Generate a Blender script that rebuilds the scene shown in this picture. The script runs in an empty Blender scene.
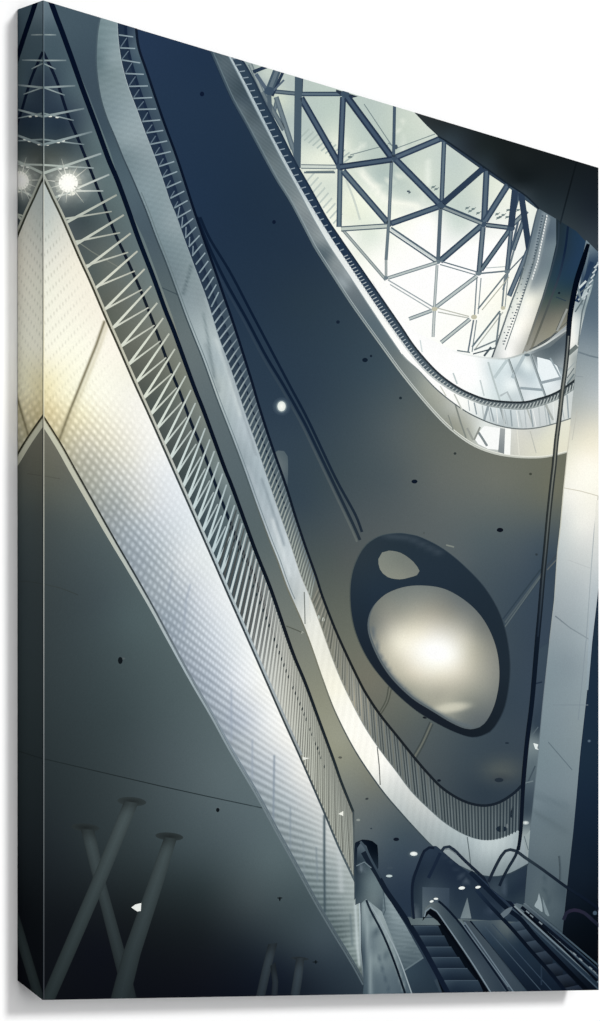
import bpy, bmesh, math, random
import numpy as np
from mathutils import Vector, geometry

random.seed(4)
rng = np.random.default_rng(4)
COL = bpy.context.scene.collection
PI = math.pi

# ------------------------------------------------------------------ the canvas in the room
# the print is 0.826 m wide, 1 m high and 43 mm deep and hangs on a white wall, seen from its right-hand side
F = 2533.0                      # focal length over a 600 unit wide picture
HX, HY = 300.0, 943.0           # principal point, camera level with the foot of the print
CAM_Z = 1.35
PL = Vector((-0.2570, 2.533, 0.0))
U = Vector((0.7500, 0.6613, 0.0)); U.normalize()        # along the width of the print
N = Vector((U.y, -U.x, 0.0))                            # out of the wall
DEPTH = 0.0433

def on_plane(x, y, off=0.0):
    """the point of the print (front plane moved by off) for a place in the picture, vectorised"""
    x = np.asarray(x, float); y = np.asarray(y, float)
    dx = (x - HX) / F; dz = (HY - y) / F
    # ray (dx,1,dz)*t ; N.(ray t - P0) = 0
    p0 = PL + N * off
    t = (N.x * p0.x + N.y * p0.y) / (N.x * dx + N.y)
    return np.stack([dx * t, t, dz * t + CAM_Z], -1)

QUAD = [(43.0, 0.5), (598.3, 167.8), (598.3, 990.0), (43.0, 1000.0)]
def ytop(x): return 0.5 + (x - 43.0) * (167.3 / 555.3)
def ybot(x): return 1000.0 - (x - 43.0) * (10.0 / 555.3)
FRONT_TL, FRONT_BL = [on_plane(43.0, y) for y in (0.5, 1000.0)]
BACK_TL, BACK_BL = [on_plane(18.0, y, -DEPTH) for y in (9.5, 980.5)]
# (the plane moved back by DEPTH meets x = 18 at the back edge of the left side)
WRAP = 28.0                     # width of the mirrored picture on the left side
def on_side(x, y, off=0.0):
    x = np.asarray(x, float); y = np.asarray(y, float)
    s = np.clip((x - 43.0) / WRAP, 0, 1)[:, None]
    v = ((y - ytop(x)) / (ybot(x) - ytop(x)))[:, None]
    f = FRONT_TL * (1 - v) + FRONT_BL * v
    b = BACK_TL * (1 - v) + BACK_BL * v
    p = f * (1 - s) + b * s
    return p - np.array([U.x, U.y, 0])[None] * np.asarray(off).reshape(-1, 1)

# ------------------------------------------------------------------ materials
GAIN = 1.0 / 1.12
def lin(c):
    c = np.clip(np.asarray(c, float) / 255.0, 0, 1)
    return np.where(c <= 0.04045, c / 12.92, ((c + 0.055) / 1.055) ** 2.4)

def ink_material(name, grain):
    m = bpy.data.materials.new(name); m.use_nodes = True
    nt = m.node_tree; nt.nodes.clear()
    out = nt.nodes.new('ShaderNodeOutputMaterial'); d = nt.nodes.new('ShaderNodeBsdfDiffuse')
    at = nt.nodes.new('ShaderNodeAttribute'); at.attribute_name = 'ink'
    tc = nt.nodes.new('ShaderNodeTexCoord')
    nz = nt.nodes.new('ShaderNodeTexNoise'); nz.inputs['Scale'].default_value = 620.0; nz.inputs['Detail'].default_value = 2.0
    mr = nt.nodes.new('ShaderNodeMapRange')
    mr.inputs['From Min'].default_value = 0.25; mr.inputs['From Max'].default_value = 0.75
    mr.inputs['To Min'].default_value = 1 - grain; mr.inputs['To Max'].default_value = 1 + grain
    mx = nt.nodes.new('ShaderNodeVectorMath'); mx.operation = 'SCALE'
    L = nt.links
    L.new(tc.outputs['Object'], nz.inputs['Vector']); L.new(nz.outputs['Fac'], mr.inputs['Value'])
    L.new(at.outputs['Vector'], mx.inputs[0]); L.new(mr.outputs['Result'], mx.inputs['Scale'])
    L.new(mx.outputs['Vector'], d.inputs['Color']); L.new(d.outputs['BSDF'], out.inputs['Surface'])
    return m
INK = ink_material('printed_ink', 0.05)

def plain(name, col, noise=0.03, scale=60, rough=0.9):
    m = bpy.data.materials.new(name); m.use_nodes = True
    nt = m.node_tree; b = nt.nodes['Principled BSDF']
    b.inputs['Roughness'].default_value = rough
    b.inputs['Specular IOR Level'].default_value = 0.0
    nz = nt.nodes.new('ShaderNodeTexNoise'); nz.inputs['Scale'].default_value = scale
    mx = nt.nodes.new('ShaderNodeMix'); mx.data_type = 'RGBA'
    mx.inputs['A'].default_value = (*[c * (1 - noise) for c in col], 1); mx.inputs['B'].default_value = (*col, 1)
    nt.links.new(nz.outputs['Fac'], mx.inputs['Factor']); nt.links.new(mx.outputs['Result'], b.inputs['Base Color'])
    return m
M_WALL = plain('white_wall_paint', (0.93, 0.93, 0.93), 0.01)
M_CANVAS = plain('inked_canvas_edge', (0.045, 0.062, 0.08), 0.15, 900)

# ------------------------------------------------------------------ colour fields
def field(samples):
    """a smooth colour field through colour samples (x, y, r, g, b)"""
    S = np.array(samples, float); P = S[:, :2]; V = S[:, 2:]
    if len(S) == 1:
        return lambda X, Y: np.repeat(V, len(X), 0)
    c = 8.0
    def k(d2): return -np.sqrt(d2 + c * c)
    D2 = ((P[:, None] - P[None]) ** 2).sum(-1)
    n = len(S)
    A = np.zeros((n + 1, n + 1)); A[:n, :n] = k(D2) + np.eye(n) * -0.5 * 0; A[:n, n] = 1; A[n, :n] = 1
    B = np.zeros((n + 1, 3)); B[:n] = V
    W = np.linalg.lstsq(A, B, rcond=None)[0]
    lo, hi = V.min(0) - 4, V.max(0) + 4
    def f(X, Y):
        out = np.empty((len(X), 3))
        for i in range(0, len(X), 20000):
            x = X[i:i + 20000]; y = Y[i:i + 20000]
            d2 = (x[:, None] - P[None, :, 0]) ** 2 + (y[:, None] - P[None, :, 1]) ** 2
            out[i:i + 20000] = k(d2) @ W[:n] + W[n]
        return np.clip(out, lo, hi)
    return f

def dist_poly(X, Y, pts):
    d = np.full(len(X), 1e9); tt = np.zeros(len(X))
    for i in range(len(pts) - 1):
        x0, y0 = pts[i][:2]; x1, y1 = pts[i + 1][:2]
        vx, vy = x1 - x0, y1 - y0
        t = np.clip(((X - x0) * vx + (Y - y0) * vy) / (vx * vx + vy * vy + 1e-9), 0, 1)
        e = np.hypot(X - x0 - t * vx, Y - y0 - t * vy)
        m = e < d; d[m] = e[m]; tt[m] = i + t[m]
    return d

def soft_line(pts, w, col, a=1.0):
    def f(X, Y, C):
        s = a * np.exp(-(dist_poly(X, Y, pts) / w) ** 2)[:, None]
        return C * (1 - s) + np.array(col) * s
    return f
def blob(cx, cy, rx, ry, col, a=1.0, ang=0.0, p=2.0):
    ca, sa = math.cos(ang), math.sin(ang)
    def f(X, Y, C):
        u = ((X - cx) * ca + (Y - cy) * sa) / rx; v = (-(X - cx) * sa + (Y - cy) * ca) / ry
        s = a * np.exp(-(u * u + v * v) ** (p / 2))[:, None]
        return C * (1 - s) + np.array(col) * s
    return f

def smooth(pts, step=4.0):
    """Catmull-Rom through the points, resampled"""
    P = [np.array(p, float) for p in pts]
    if len(P) < 3:
        return [tuple(p) for p in P]
    E = [2 * P[0] - P[1]] + P + [2 * P[-1] - P[-2]]
    out = []
    for i in range(1, len(E) - 2):
        a, b, c, d = E[i - 1:i + 3]
        n = max(1, int(np.hypot(*(c - b)[:2]) / step))
        for k in range(n):
            t = k / n
            out.append(tuple(0.5 * ((2 * b) + (c - a) * t + (2 * a - 5 * b + 4 * c - d) * t * t + (3 * b - a - 3 * c + d) * t ** 3)))
    out.append(tuple(P[-1]))
    return out
def closed(pts, step=4.0):
    P = list(pts); n = len(P)
    ext = [P[-2], P[-1]] + P + [P[0], P[1], P[2]]
    E = [np.array(p, float) for p in ext]; out = []
    for i in range(2, 2 + n):
        a, b, c, d = E[i - 1], E[i], E[i + 1], E[i + 2]
        m = max(1, int(np.hypot(*(c - b)) / step))
        for k in range(m):
            t = k / m
            out.append(tuple(0.5 * ((2 * b) + (c - a) * t + (2 * a - 5 * b + 4 * c - d) * t * t + (3 * b - a - 3 * c + d) * t ** 3)))
    return out
def arclen(pts, n):
    P = np.array([p[:2] for p in pts], float)
    s = np.r_[0, np.cumsum(np.hypot(*np.diff(P, axis=0).T))]
    q = np.linspace(0, s[-1], n)
    return np.stack([np.interp(q, s, P[:, 0]), np.interp(q, s, P[:, 1])], -1)
def at_y(pts, ys):
    P = np.array([p[:2] for p in pts], float); o = np.argsort(P[:, 1])
    return np.interp(ys, P[o, 1], P[o, 0])

# ------------------------------------------------------------------ printed parts
LAYER = [0]
STEP = 2.0e-6
ROOT = None; SIDE = None
def link(o, parent=None, loc=None):
    COL.objects.link(o)
    if parent is not None: o.parent = parent
    return o

class Print:
    """one motif of the picture: thin patches of ink on the face of the canvas"""
    def __init__(s, name, label=None, parent=None, wrap=True):
        s.name, s.label, s.parent, s.wrap = name, label, parent, wrap
        s.V, s.Fc, s.C, s.Z = [], [], [], []; s.n = 0; s.obj = None; s.run = None
    def _add(s, XY, faces, C, small=False):
        # short lines and dots of one run share a few ink layers, everything else gets its own
        if small:
            if s.run is None: s.run = [LAYER[0], 0]
            z = s.run[0] + 1 + s.run[1] % 8; s.run[1] += 1; LAYER[0] = max(LAYER[0], z)
        else:
            s.run = None; LAYER[0] += 1; z = LAYER[0]
        s.V.append(np.asarray(XY, float)); s.C.append(np.asarray(C, float))
        s.Z.append(np.full(len(XY), z * STEP))
        s.Fc += [tuple(i + s.n for i in f) for f in faces]; s.n += len(XY)
    # a polygon with a colour field
    def fill(s, pts, samples, cell=5.0, mods=()):
        if len(samples) == 3 and not hasattr(samples[0], '__len__'):
            samples = [(0, 0, *samples)]
        bm = bmesh.new()
        vs = [bm.verts.new((p[0], p[1], 0)) for p in pts]
        for t in geometry.tessellate_polygon([[Vector((p[0], p[1], 0)) for p in pts]]):
            try: bm.faces.new([vs[i] for i in t])
            except ValueError: pass
        xs = [p[0] for p in pts]; ys = [p[1] for p in pts]
        if len(samples) > 1 or mods:
            for lo, hi, ax in ((min(xs), max(xs), 0), (min(ys), max(ys), 1)):
                k = lo + cell
                while k < hi:
                    co = [0, 0, 0]; no = [0, 0, 0]; co[ax] = k; no[ax] = 1
                    bmesh.ops.bisect_plane(bm, geom=bm.verts[:] + bm.edges[:] + bm.faces[:], dist=1e-5, plane_co=co, plane_no=no)
                    k += cell
        bm.verts.index_update()
        XY = np.array([v.co[:2] for v in bm.verts]); faces = [[v.index for v in f.verts] for f in bm.faces]
        bm.free()
        C = field(samples)(XY[:, 0], XY[:, 1])
        for m in mods: C = m(XY[:, 0], XY[:, 1], C)
        s._add(XY, faces, C); return s
    # the band between two lines
    def strip(s, A, B, samples, na=60, nb=8, mods=(), resample=True):
        if len(samples) == 3 and not hasattr(samples[0], '__len__'):
            samples = [(0, 0, *samples)]
        a = arclen(A, na + 1); b = arclen(B, na + 1)
        t = np.linspace(0, 1, nb + 1)[None, :, None]
        G = a[:, None] * (1 - t) + b[:, None] * t
        XY = G.reshape(-1, 2); w = nb + 1
        faces = [(i * w + j, i * w + j + 1, (i + 1) * w + j + 1, (i + 1) * w + j) for i in range(na) for j in range(nb)]
        C = field(samples)(XY[:, 0], XY[:, 1])
        for m in mods: C = m(XY[:, 0], XY[:, 1], C)
        s._add(XY, faces, C); return s
    # a line; w and col may be single or one per point
    def line(s, pts, w, col, soft=0.0, w2=None):
        P = np.array([p[:2] for p in pts], float); n = len(P)
        if n < 2: return s
        T = np.gradient(P, axis=0); T /= np.maximum(np.hypot(T[:, 0], T[:, 1]), 1e-9)[:, None]
        Nn = np.stack([-T[:, 1], T[:, 0]], -1)
        W = np.linspace(w, w2 if w2 is not None else w, n) if not hasattr(w, '__len__') else np.asarray(w, float)
        C = np.asarray(col, float)
        if C.ndim == 1: C = np.repeat(C[None], n, 0)
        elif len(C) != n:
            q = np.linspace(0, 1, n); C = np.stack([np.interp(q, np.linspace(0, 1, len(C)), C[:, k]) for k in range(3)], -1)
        XY = np.concatenate([P + Nn * W[:, None] / 2, P - Nn * W[:, None] / 2])
        s._add(XY, [(i, i + 1, n + i + 1, n + i) for i in range(n - 1)], np.concatenate([C, C]), n < 12); return s
    def disc(s, cx, cy, rx, ry, col, ang=0.0, edge=None, n=28, rings=1):
        ca, sa = math.cos(ang), math.sin(ang)
        XY = [(cx, cy)]; C = [col]; edge = edge if edge is not None else col; faces = []
        for r in range(1, rings + 1):
            f = r / rings
            for k in range(n):
                q = 2 * PI * k / n; u = rx * f * math.cos(q); v = ry * f * math.sin(q)
                XY.append((cx + u * ca - v * sa, cy + u * sa + v * ca)); C.append([col[i] * (1 - f) + edge[i] * f for i in range(3)])
            o = 1 + (r - 1) * n
            for k in range(n):
                k2 = (k + 1) % n
                faces.append((0, o + k, o + k2) if r == 1 else (o - n + k, o + k, o + k2, o - n + k2))
        s._add(XY, faces, C, True); return s
    def grid(s, XY, w, C):
        h = len(XY) // w
        s._add(XY, [(i * w + j, i * w + j + 1, (i + 1) * w + j + 1, (i + 1) * w + j) for i in range(h - 1) for j in range(w - 1)], C); return s
    def _mesh(s, V, Z, C, faces, planes, mapper):
        me = bpy.data.meshes.new(s.name)
        me.from_pydata(np.column_stack([V, Z]).tolist(), [], faces)
        ca = me.color_attributes.new('ink', 'FLOAT_COLOR', 'POINT')
        buf = np.ones((len(V), 4), np.float32); buf[:, :3] = lin(C) * GAIN
        ca.data.foreach_set('color', buf.ravel())
        X, Y = V[:, 0], V[:, 1]
        need = [(co, no) for co, no in planes if (((X - co[0]) * no[0] + (Y - co[1]) * no[1]) > 1e-6).any()]
        if need:
            bm = bmesh.new(); bm.from_mesh(me)
            for co, no in need:
                bmesh.ops.bisect_plane(bm, geom=bm.verts[:] + bm.edges[:] + bm.faces[:], dist=1e-6, plane_co=(*co, 0), plane_no=(*no, 0), clear_outer=True)
            bm.to_mesh(me); bm.free()
        n = len(me.vertices)
        if n == 0 or len(me.polygons) == 0:
            bpy.data.meshes.remove(me); return None
        co = np.empty(n * 3, np.float32); me.vertices.foreach_get('co', co); co = co.reshape(-1, 3).astype(float)
        P = mapper(co[:, 0], co[:, 1], co[:, 2])
        me.vertices.foreach_set('co', (P - np.array(ROOT.location)).astype(np.float32).ravel()); me.update()
        me.materials.append(INK)
        return me
    def done(s):
        V = np.concatenate(s.V); C = np.concatenate(s.C); Z = np.concatenate(s.Z)
        pl = []
        for i in range(4):
            (x0, y0), (x1, y1) = QUAD[i], QUAD[(i + 1) % 4]
            e = (y1 - y0, -(x1 - x0)); L = math.hypot(*e); pl.append(((x0, y0), (e[0] / L, e[1] / L)))
        def front(x, y, z):
            p = on_plane(x, y); return p + z[:, None] * np.array([N.x, N.y, 0])
        me = s._mesh(V, Z, C, s.Fc, pl, front)
        if me is not None:
            o = bpy.data.objects.new(s.name, me); link(o, s.parent.obj if s.parent is not None else ROOT)
            if s.label: o['label'] = s.label
            s.obj = o
        if s.wrap and V[:, 0].min() < 43 + WRAP - 1:
            m2 = s._mesh(V, Z, C, s.Fc, pl + [((43 + WRAP, 0), (1, 0))], lambda x, y, z: on_side(x, y, z))
            if m2 is not None:
                o = bpy.data.objects.new('mirrored_' + s.name.replace('printed_', ''), m2); link(o, SIDE)
        return s

# ------------------------------------------------------------------ the setting and the body of the print
ROOT = bpy.data.objects.new('canvas_print', None); COL.objects.link(ROOT)
ROOT.location = (PL.x - N.x * DEPTH, PL.y - N.y * DEPTH, float(FRONT_BL[2]))
ROOT['label'] = 'tall stretched canvas print of a curving mall atrium, hung on the white wall'
ROOT['category'] = 'canvas print'
bpy.context.view_layer.update()

def solid(name, verts, faces, mat, parent=None, origin=(0, 0, 0), label=None, bevel=0):
    me = bpy.data.meshes.new(name)
    me.from_pydata([tuple(np.array(v, float) - np.array(origin)) for v in verts], [], faces); me.update()
    bm = bmesh.new(); bm.from_mesh(me); bmesh.ops.recalc_face_normals(bm, faces=bm.faces[:])
    if bevel: bmesh.ops.bevel(bm, geom=bm.edges[:], offset=bevel, segments=2, affect='EDGES')
    bm.to_mesh(me); bm.free()
    me.materials.append(mat)
    o = bpy.data.objects.new(name, me); link(o, parent)
    if parent is None: o.location = origin
    if label: o['label'] = label
    return o

BOXF = [(0, 1, 2, 3), (4, 7, 6, 5), (0, 4, 5, 1), (1, 5, 6, 2), (2, 6, 7, 3), (3, 7, 4, 0)]
# wall: its face touches the back of the print
wc = PL - N * (DEPTH + 0.0006); wc.z = 0
def wpt(u, d, z): return (wc.x + U.x * u - N.x * d, wc.y + U.y * u - N.y * d, z)
wall = solid('wall_back', [wpt(-4.2, 0, 0), wpt(4.6, 0, 0), wpt(4.6, 0, 3.2), wpt(-4.2, 0, 3.2), wpt(-4.2, .15, 0), wpt(4.6, .15, 0), wpt(4.6, .15, 3.2), wpt(-4.2, .15, 3.2)], BOXF, M_WALL)
wall['kind'] = 'structure'
# canvas body: front face a hair behind the ink, back a little smaller at the foot
fr = [on_plane(x, y, -0.0002) for x, y in QUAD]
Wd = float(np.linalg.norm((on_plane(*QUAD[1]) - on_plane(*QUAD[0]))[:2]))
btl, bbl = BACK_TL, BACK_BL
bk = [btl, btl + np.array([U.x, U.y, 0]) * Wd, bbl + np.array([U.x, U.y, 0]) * Wd, bbl]
bk[1] = np.array([bk[1][0], bk[1][1], fr[1][2] - (fr[0][2] - btl[2]) ]); bk[2] = np.array([bk[2][0], bk[2][1], fr[2][2] + (bbl[2] - fr[3][2])])
body_o = solid('stretched_canvas', list(fr) + [b for b in bk], BOXF, M_CANVAS, ROOT, ROOT.location)
SIDE = bpy.data.objects.new('left_edge_wrap', None); COL.objects.link(SIDE); SIDE.parent = ROOT
SIDE['label'] = 'left side of the canvas with the picture mirrored round the edge'

# ================================================================== THE PICTURE
# every motif is traced as points on the face of the print
# ---- key lines
A_LOW = smooth([(38,410),(43,418),(60,445),(73.7,469.5),(95,507.5),(113.3,540),(131.6,571.5),(152,607.5),(169,639),(191.5,680),(213,717),(231,750),(257,794),(276.5,830),(297,867),(315,900),(334,932.5),(346,952),(356.5,970),(364,984)])
A_UP = smooth([(30,156),(43,180),(52,199),(62,220),(79.3,260),(89,281),(105.7,320),(117.3,346),(134.3,385),(146.3,411),(163.7,450),(177,480),(194.7,520),(212.3,560),(229.7,600),(243,630),(260.7,670),(282.7,720),(300.7,760),(322,809),(338,847),(355,883)])
B1 = smooth([(48.5,-4),(56.5,18),(61.5,31),(72,60),(82.5,89.5),(97,128.5),(108.5,160),(117.2,180.5),(128,210),(139,241),(153,277),(165,310),(173.5,331),(184,360),(195,390),(203,410),(214,440),(224.8,469.5),(233,490),(254.5,549),(270.8,590),(291.5,650),(305,683),(319,721),(333,759),(341,782),(353,812)])
B2 = smooth([(43,52),(56,80),(68,116),(79,142),(91,172),(101,198),(115,234),(127,260),(141,292),(155,328),(170,369),(179,391),(191,423),(203,452),(215,484),(229,520),(241,549),(253,574),(265,608),(275,640),(287,668),(297,692)])
FB_L = smooth([(103,8),(99.5,20),(97,36),(96,60),(97.5,80),(101,100),(107,119),(115,138),(123,158),(132,178),(145,209),(155,236),(165,261),(175,288),(184,313),(193,336),(203,361),(217,400),(231,436),(243,468),(255,502),(269,540),(277,560),(287,588),(301,620),(311,646),(322,678),(335,712),(355,751),(380,788),(400,812),(420,834),(434,848),(450,861),(470,871),(484,876),(498,876.5),(511,873),(528,864)])
FB_R = smooth([(117,12),(117.5,26),(118.8,44),(122,64),(128,86),(137,110),(145,132),(155,158),(163,180),(170,201),(176,215),(184,238),(195,268),(207,300),(219,338),(232,373),(246,416),(256,444),(266,474),(279,512),(291,546),(301,576),(310,597),(320,624),(331,655),(341,680),(354,707),(366,729),(380,750),(396,771),(411,791),(428,808),(446,823.5),(466,835),(484,839.6),(502,837),(521,828)])
HB = smooth([(135,18),(136,29),(138.5,48),(147,73),(155,97),(165,126),(175,153),(184,180),(194,211),(205,243),(215,271),(225,300),(233,323),(242,351),(252,383),(259,407),(271,444),(285,484),(295,516),(305,546),(316,577),(322,596),(334,627),(346,654),(358,679),(366,694),(380,715),(400,740),(416,760),(430,776),(442,788),(458,798.5),(472,804),(486,805.6),(500,802),(514,793),(524,783)])
FC_L = smooth([(204,40),(211,52),(222,77),(232,99),(246,124),(260,150),(276,179),(291,203),(310,239),(316,250),(334,278),(350,302.5),(368,328),(384,350),(400,372),(420,397),(440,419.5),(456,434),(474,446),(494,453.5),(515,457),(536,457.7),(551,456),(567,452)])
FC_R = smooth([(222,46),(229,58),(240,79),(254,107),(268,134),(282,161),(298,190),(314,220),(330,247),(350,277),(370,307.5),(390,337.5),(404,357),(418,370),(436,389),(456,405),(474,416),(496,425),(520,429),(544,426.5),(572,418)])
RC_B = smooth([(224,46),(231,59),(242,79),(256,106),(270,134),(284,160),(299,187),(317,217),(334,244),(354,274),(374,304),(394,332),(412,356),(426,371.5),(440,383),(456,393),(474,401),(490,406),(520,409),(540,405.5),(560,397.5),(575,388)])
RC_T = smooth([(232,46),(241,60),(252,79),(264,104),(278,130),(294,162),(310,190),(326,219),(342,243),(360,269),(380,298),(400,327),(412,345),(426,362),(440,376),(456,387.5),(472,395.5),(490,401),(520,403),(538,399.5),(556,393),(577,379)])
OUT = smooth([(594,226),(588,244),(582.5,262),(577,279),(573,297),(569.5,318),(567.5,345),(565,370),(562,392),(559,418),(556,442),(554,465),(552,482),(548.5,515),(545.5,548),(543,574),(540,610),(537,642),(532,700),(527,741),(523,784),(520.5,830),(518,850)])
COL_L = [(600,262),(592,288),(586,308),(582,325),(579,340),(577,356),(575,376),(572,402),(570,426),(567,452),(563,490),(560,526),(557,552),(554,600),(549,642),(542,706),(537,760),(532,810),(529,832),(527,870),(523,908)]
COL_R = [(602,560),(598,586),(595,614),(592,642),(586,700),(580,754),(576,800),(573,832),(567,886),(562,935)]

# ---- base of the picture
Print('printed_undertone', 'dark undertone printed across the whole canvas').fill([(40,-5),(600,160),(600,992),(40,1002)], (52,66,78)).done()

# ---- the high slab soffit between the balconies
samp = [(140,40,37,55,80),(200,100,35,53,75),(150,90,36,54,77),(200,60,34,52,75),(250,200,33,50,69),(200,200,33,51,73),(300,300,41,57,71),(235,320,37,54,73),(260,350,41,58,75),(350,400,57,72,82),(300,400,45,61,76),(380,370,60,76,86),(275,445,50,66,80),(330,480,60,74,81),(400,430,84,94,96),(430,430,95,102,98),(350,520,74,84,88),(440,480,98,104,101),(500,480,108,112,104),(540,480,106,109,97),(555,490,108,110,96),(300,500,54,69,80),(330,560,78,87,86),(340,600,93,99,92),(482,540,82,94,98),(520,560,70,83,92),(350,640,106,110,99),(370,680,114,114,102),(510,600,62,76,87),(400,720,94,100,95),(430,740,78,88,91),(500,700,56,70,81),(470,760,59,72,81),(480,790,48,61,72),(520,740,57,70,81),(445,770,67,78,84),(310,250,37,53,70),(540,540,71,84,92),(552,560,58,73,86),(545,640,55,69,84),(540,690,56,70,84),(420,520,88,96,97),(390,480,76,87,91),(460,560,84,94,98),(345,560,82,89,88),(520,640,58,72,84),(400,740,86,93,92),(410,700,100,106,100),(470,580,74,86,92)]
ceil = Print('printed_ceiling', 'slate blue ceiling slab between the balconies with sprinklers and double seam')
ceil.fill([(130,15),(215,40),(300,190),(420,385),(500,448),(575,448),(565,560),(550,640),(535,780),(526,850),(480,812),(420,790),(380,735),(340,670),(300,560),(260,440),(220,310),(180,190),(150,110)], samp, 7,
  mods=[blob(502,770,22,13,(88,95,92),.75), blob(500,779,10,3,(56,64,70),.6,-.15)])
ceil.done()
seams = Print('printed_seam', 'thin double seam drawn down the ceiling slab', ceil)
g1 = smooth([(200,217),(210,239),(230,272),(250,310),(270,348),(290,386),(308,420),(335,477),(355,514),(362,532)])
g2 = smooth([(197,217),(210,249),(226,282),(246,318),(266,356),(284,386),(303,420),(311,436),(333,482),(353,524),(360,540)])
seams.line([(x-3.0,y+1.8) for x,y in g2[6:]], 2.0, [(38,55,76),(52,67,80),(96,104,102)])
seams.line(g1, 2.7, [(16,30,50),(14,28,48),(20,34,52),(34,45,56)]); seams.line(g2, 2.9, [(16,30,50),(14,28,48),(22,36,54),(40,51,60)])
for a, b in (((541,569),(503,619)),((544,573),(506,625))):
    seams.line([a, b], 1.4, [(50,64,74),(50,64,76)])
seams.line([(543,571.5),(505,622.5)], 1.6, (80,92,98)); seams.line([(542.5,574),(504,628)],1.2,(90,102,106))
seams.line([(558,553),(547,566)], 1.2, (60,70,78)); seams.line([(559,557),(547,570)], 1.2, (92,98,98))
for p in ([(389,684),(386,700),(379,713)],[(392,686),(388,702),(381,714)]): seams.line(smooth(p), 1.3, (80,84,76))
for p in ([(430,722),(421,742),(413,756)],[(433,724),(425,742),(416,759)]): seams.line(smooth(p), 1.4, (66,74,74))
seams.line(smooth([(431.5,723),(423,742),(414.5,757)]),1.6,(104,108,100))
seams.done()
for x, y, rx, ry, c in ((202,94,2.2,2.4,(14,26,48)),(274,222,1.8,2,(14,26,46)),(338,322,1.8,1.8,(22,34,50)),(365,360,2.8,2.2,(18,30,44)),(371,356,1.3,1.2,(22,34,48)),(400.5,398,1.5,1.4,(30,42,50)),(500,530,3.3,2.2,(12,18,28)),(530.5,474,1.5,1.2,(62,66,58)),(536.5,554.5,1.3,1.2,(50,60,66)),(455,453.5,1.4,1.3,(48,56,56)),(425,717.5,2.4,1.2,(24,30,36)),(439,780.5,1.9,1.3,(20,28,38)),(507,743,2,.9,(34,46,58)),(499,780,4.5,2.2,(36,46,56)),(424,533,1,1,(80,88,88)),(414.5,481.5,3,2,(14,24,38))):
    Print('printed_sprinkler', None, ceil).disc(x, y, rx, ry, c, n=14).done()
Print('printed_ceiling_vent', 'thin pale slot beside the oculus', ceil).line([(446,545),(454,547)],1.6,(125,132,126)).done()
lampg = Print('printed_ceiling_lamp', 'small round glowing downlight on the ceiling slab', ceil)
lampg.disc(281.5, 406.5, 9.5, 9.5, (105,122,130), edge=(47,63,79), rings=6)
lampg.disc(281.5, 406.4, 5.6, 6.4, (225,232,228), edge=(92,108,118), rings=4)
lampg.disc(281.5, 406.3, 4.1, 5, (255,255,248), edge=(222,230,224), rings=2)
lampg.done()
lit = Print('printed_column', 'pale round column end behind the railing', ceil)
lit.fill(smooth([(274,462),(274,453),(278,450.5),(284,451),(287.5,456),(288,470),(287.5,487)]), [(276,455,92,105,110),(286,458,84,98,104),(286,486,70,85,95),(279,465,100,112,116)], 3)
lit.done()

# ---- the egg-shaped opening
ring = Print('printed_oculus', 'dark egg-shaped ring around two lit openings in the ceiling')
OUTR = [(396.5,533.5),(410,534.7),(422,538),(443,549),(464,566),(485,588.5),(500,615),(507.5,643),(509.4,673),(504.5,706),(494,727),(485,734),(472,737),(455,732),(434,721.5),(413,708),(389,686),(368,659),(354.8,629),(350.3,598),(353,571),(363.5,548.5),(378.5,537)]
ring.fill(closed([(x+(x-430)*.012,y+(y-636)*.006) for x,y in OUTR]), [(396,533,62,76,84),(464,568,58,71,80),(509,673,44,56,66),(480,737,44,56,66),(389,686,74,82,80),(350,600,80,88,84)], 12)
ring.fill(closed(OUTR), [(400,545,38,51,61),(440,570,36,49,61),(480,610,32,44,55),(502,670,31,42,52),(470,732,23,31,39),(380,665,27,36,46),(360,600,34,47,59),(362,560,42,54,63),(378,590,36,50,63),(430,715,25,32,41)], 8, mods=[soft_line([(385,536),(410,538),(440,553)],3,(66,78,88),.6)])
ring.done()
big = Print('printed_opening', 'large glowing opening of the oculus', ring)
INR = [(425,585.6),(446,589.5),(467,602),(482,617.5),(492.5,637),(498.2,658),(499,682),(494,706),(485,722),(476,727),(466,727),(452,721),(434,710),(413,696.5),(392,675.5),(377.5,652),(369.5,628),(372.5,609),(384.5,595),(404,587)]
big.fill(closed([(x-1.2+(x-434)*.01,y+1.6) for x,y in INR]), (90,100,104))
big.fill(closed(INR), [(425,590,122,128,124),(400,598,128,133,127),(460,603,112,118,117),(384,606,130,133,125),(400,615,160,160,148),(385,622,152,152,142),(430,612,165,163,150),(450,615,150,150,140),(480,630,128,131,125),(372,628,120,124,118),(375,640,150,150,138),(395,635,215,212,195),(400,645,238,234,216),(420,635,240,236,220),(425,648,255,255,250),(440,645,255,255,250),(450,655,255,255,248),(432,662,255,255,246),(465,640,200,198,184),(472,655,190,188,172),(490,660,146,147,138),(400,662,212,208,190),(415,675,215,210,192),(440,676,225,221,204),(460,670,220,216,200),(485,690,140,143,135),(410,688,165,165,150),(440,695,168,167,153),(470,702,132,136,128),(455,688,180,178,163),(478,720,98,106,108),(460,718,118,124,120),(445,706,170,170,155)], 4,
   mods=[blob(452,707.5,18,5,(208,206,188),.85,-.13,4), soft_line([(372,628),(378,652),(392,676),(413,697),(434,711),(455,722),(470,727)],2.0,(92,104,112),.75)])
big.done()
sm2 = Print('printed_opening', 'small grey opening at the top of the oculus', ring)
sm2.fill(closed([(389,550.6),(401,553),(413,561.5),(419.5,571),(417,575),(409,577.6),(399.5,579.4),(387.5,577),(380,569.5),(378.3,559),(382,552.5)]), [(385,556,124,130,122),(400,560,118,124,117),(400,576,132,136,126),(415,572,122,127,120)], 4)
sm2.done()

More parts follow.
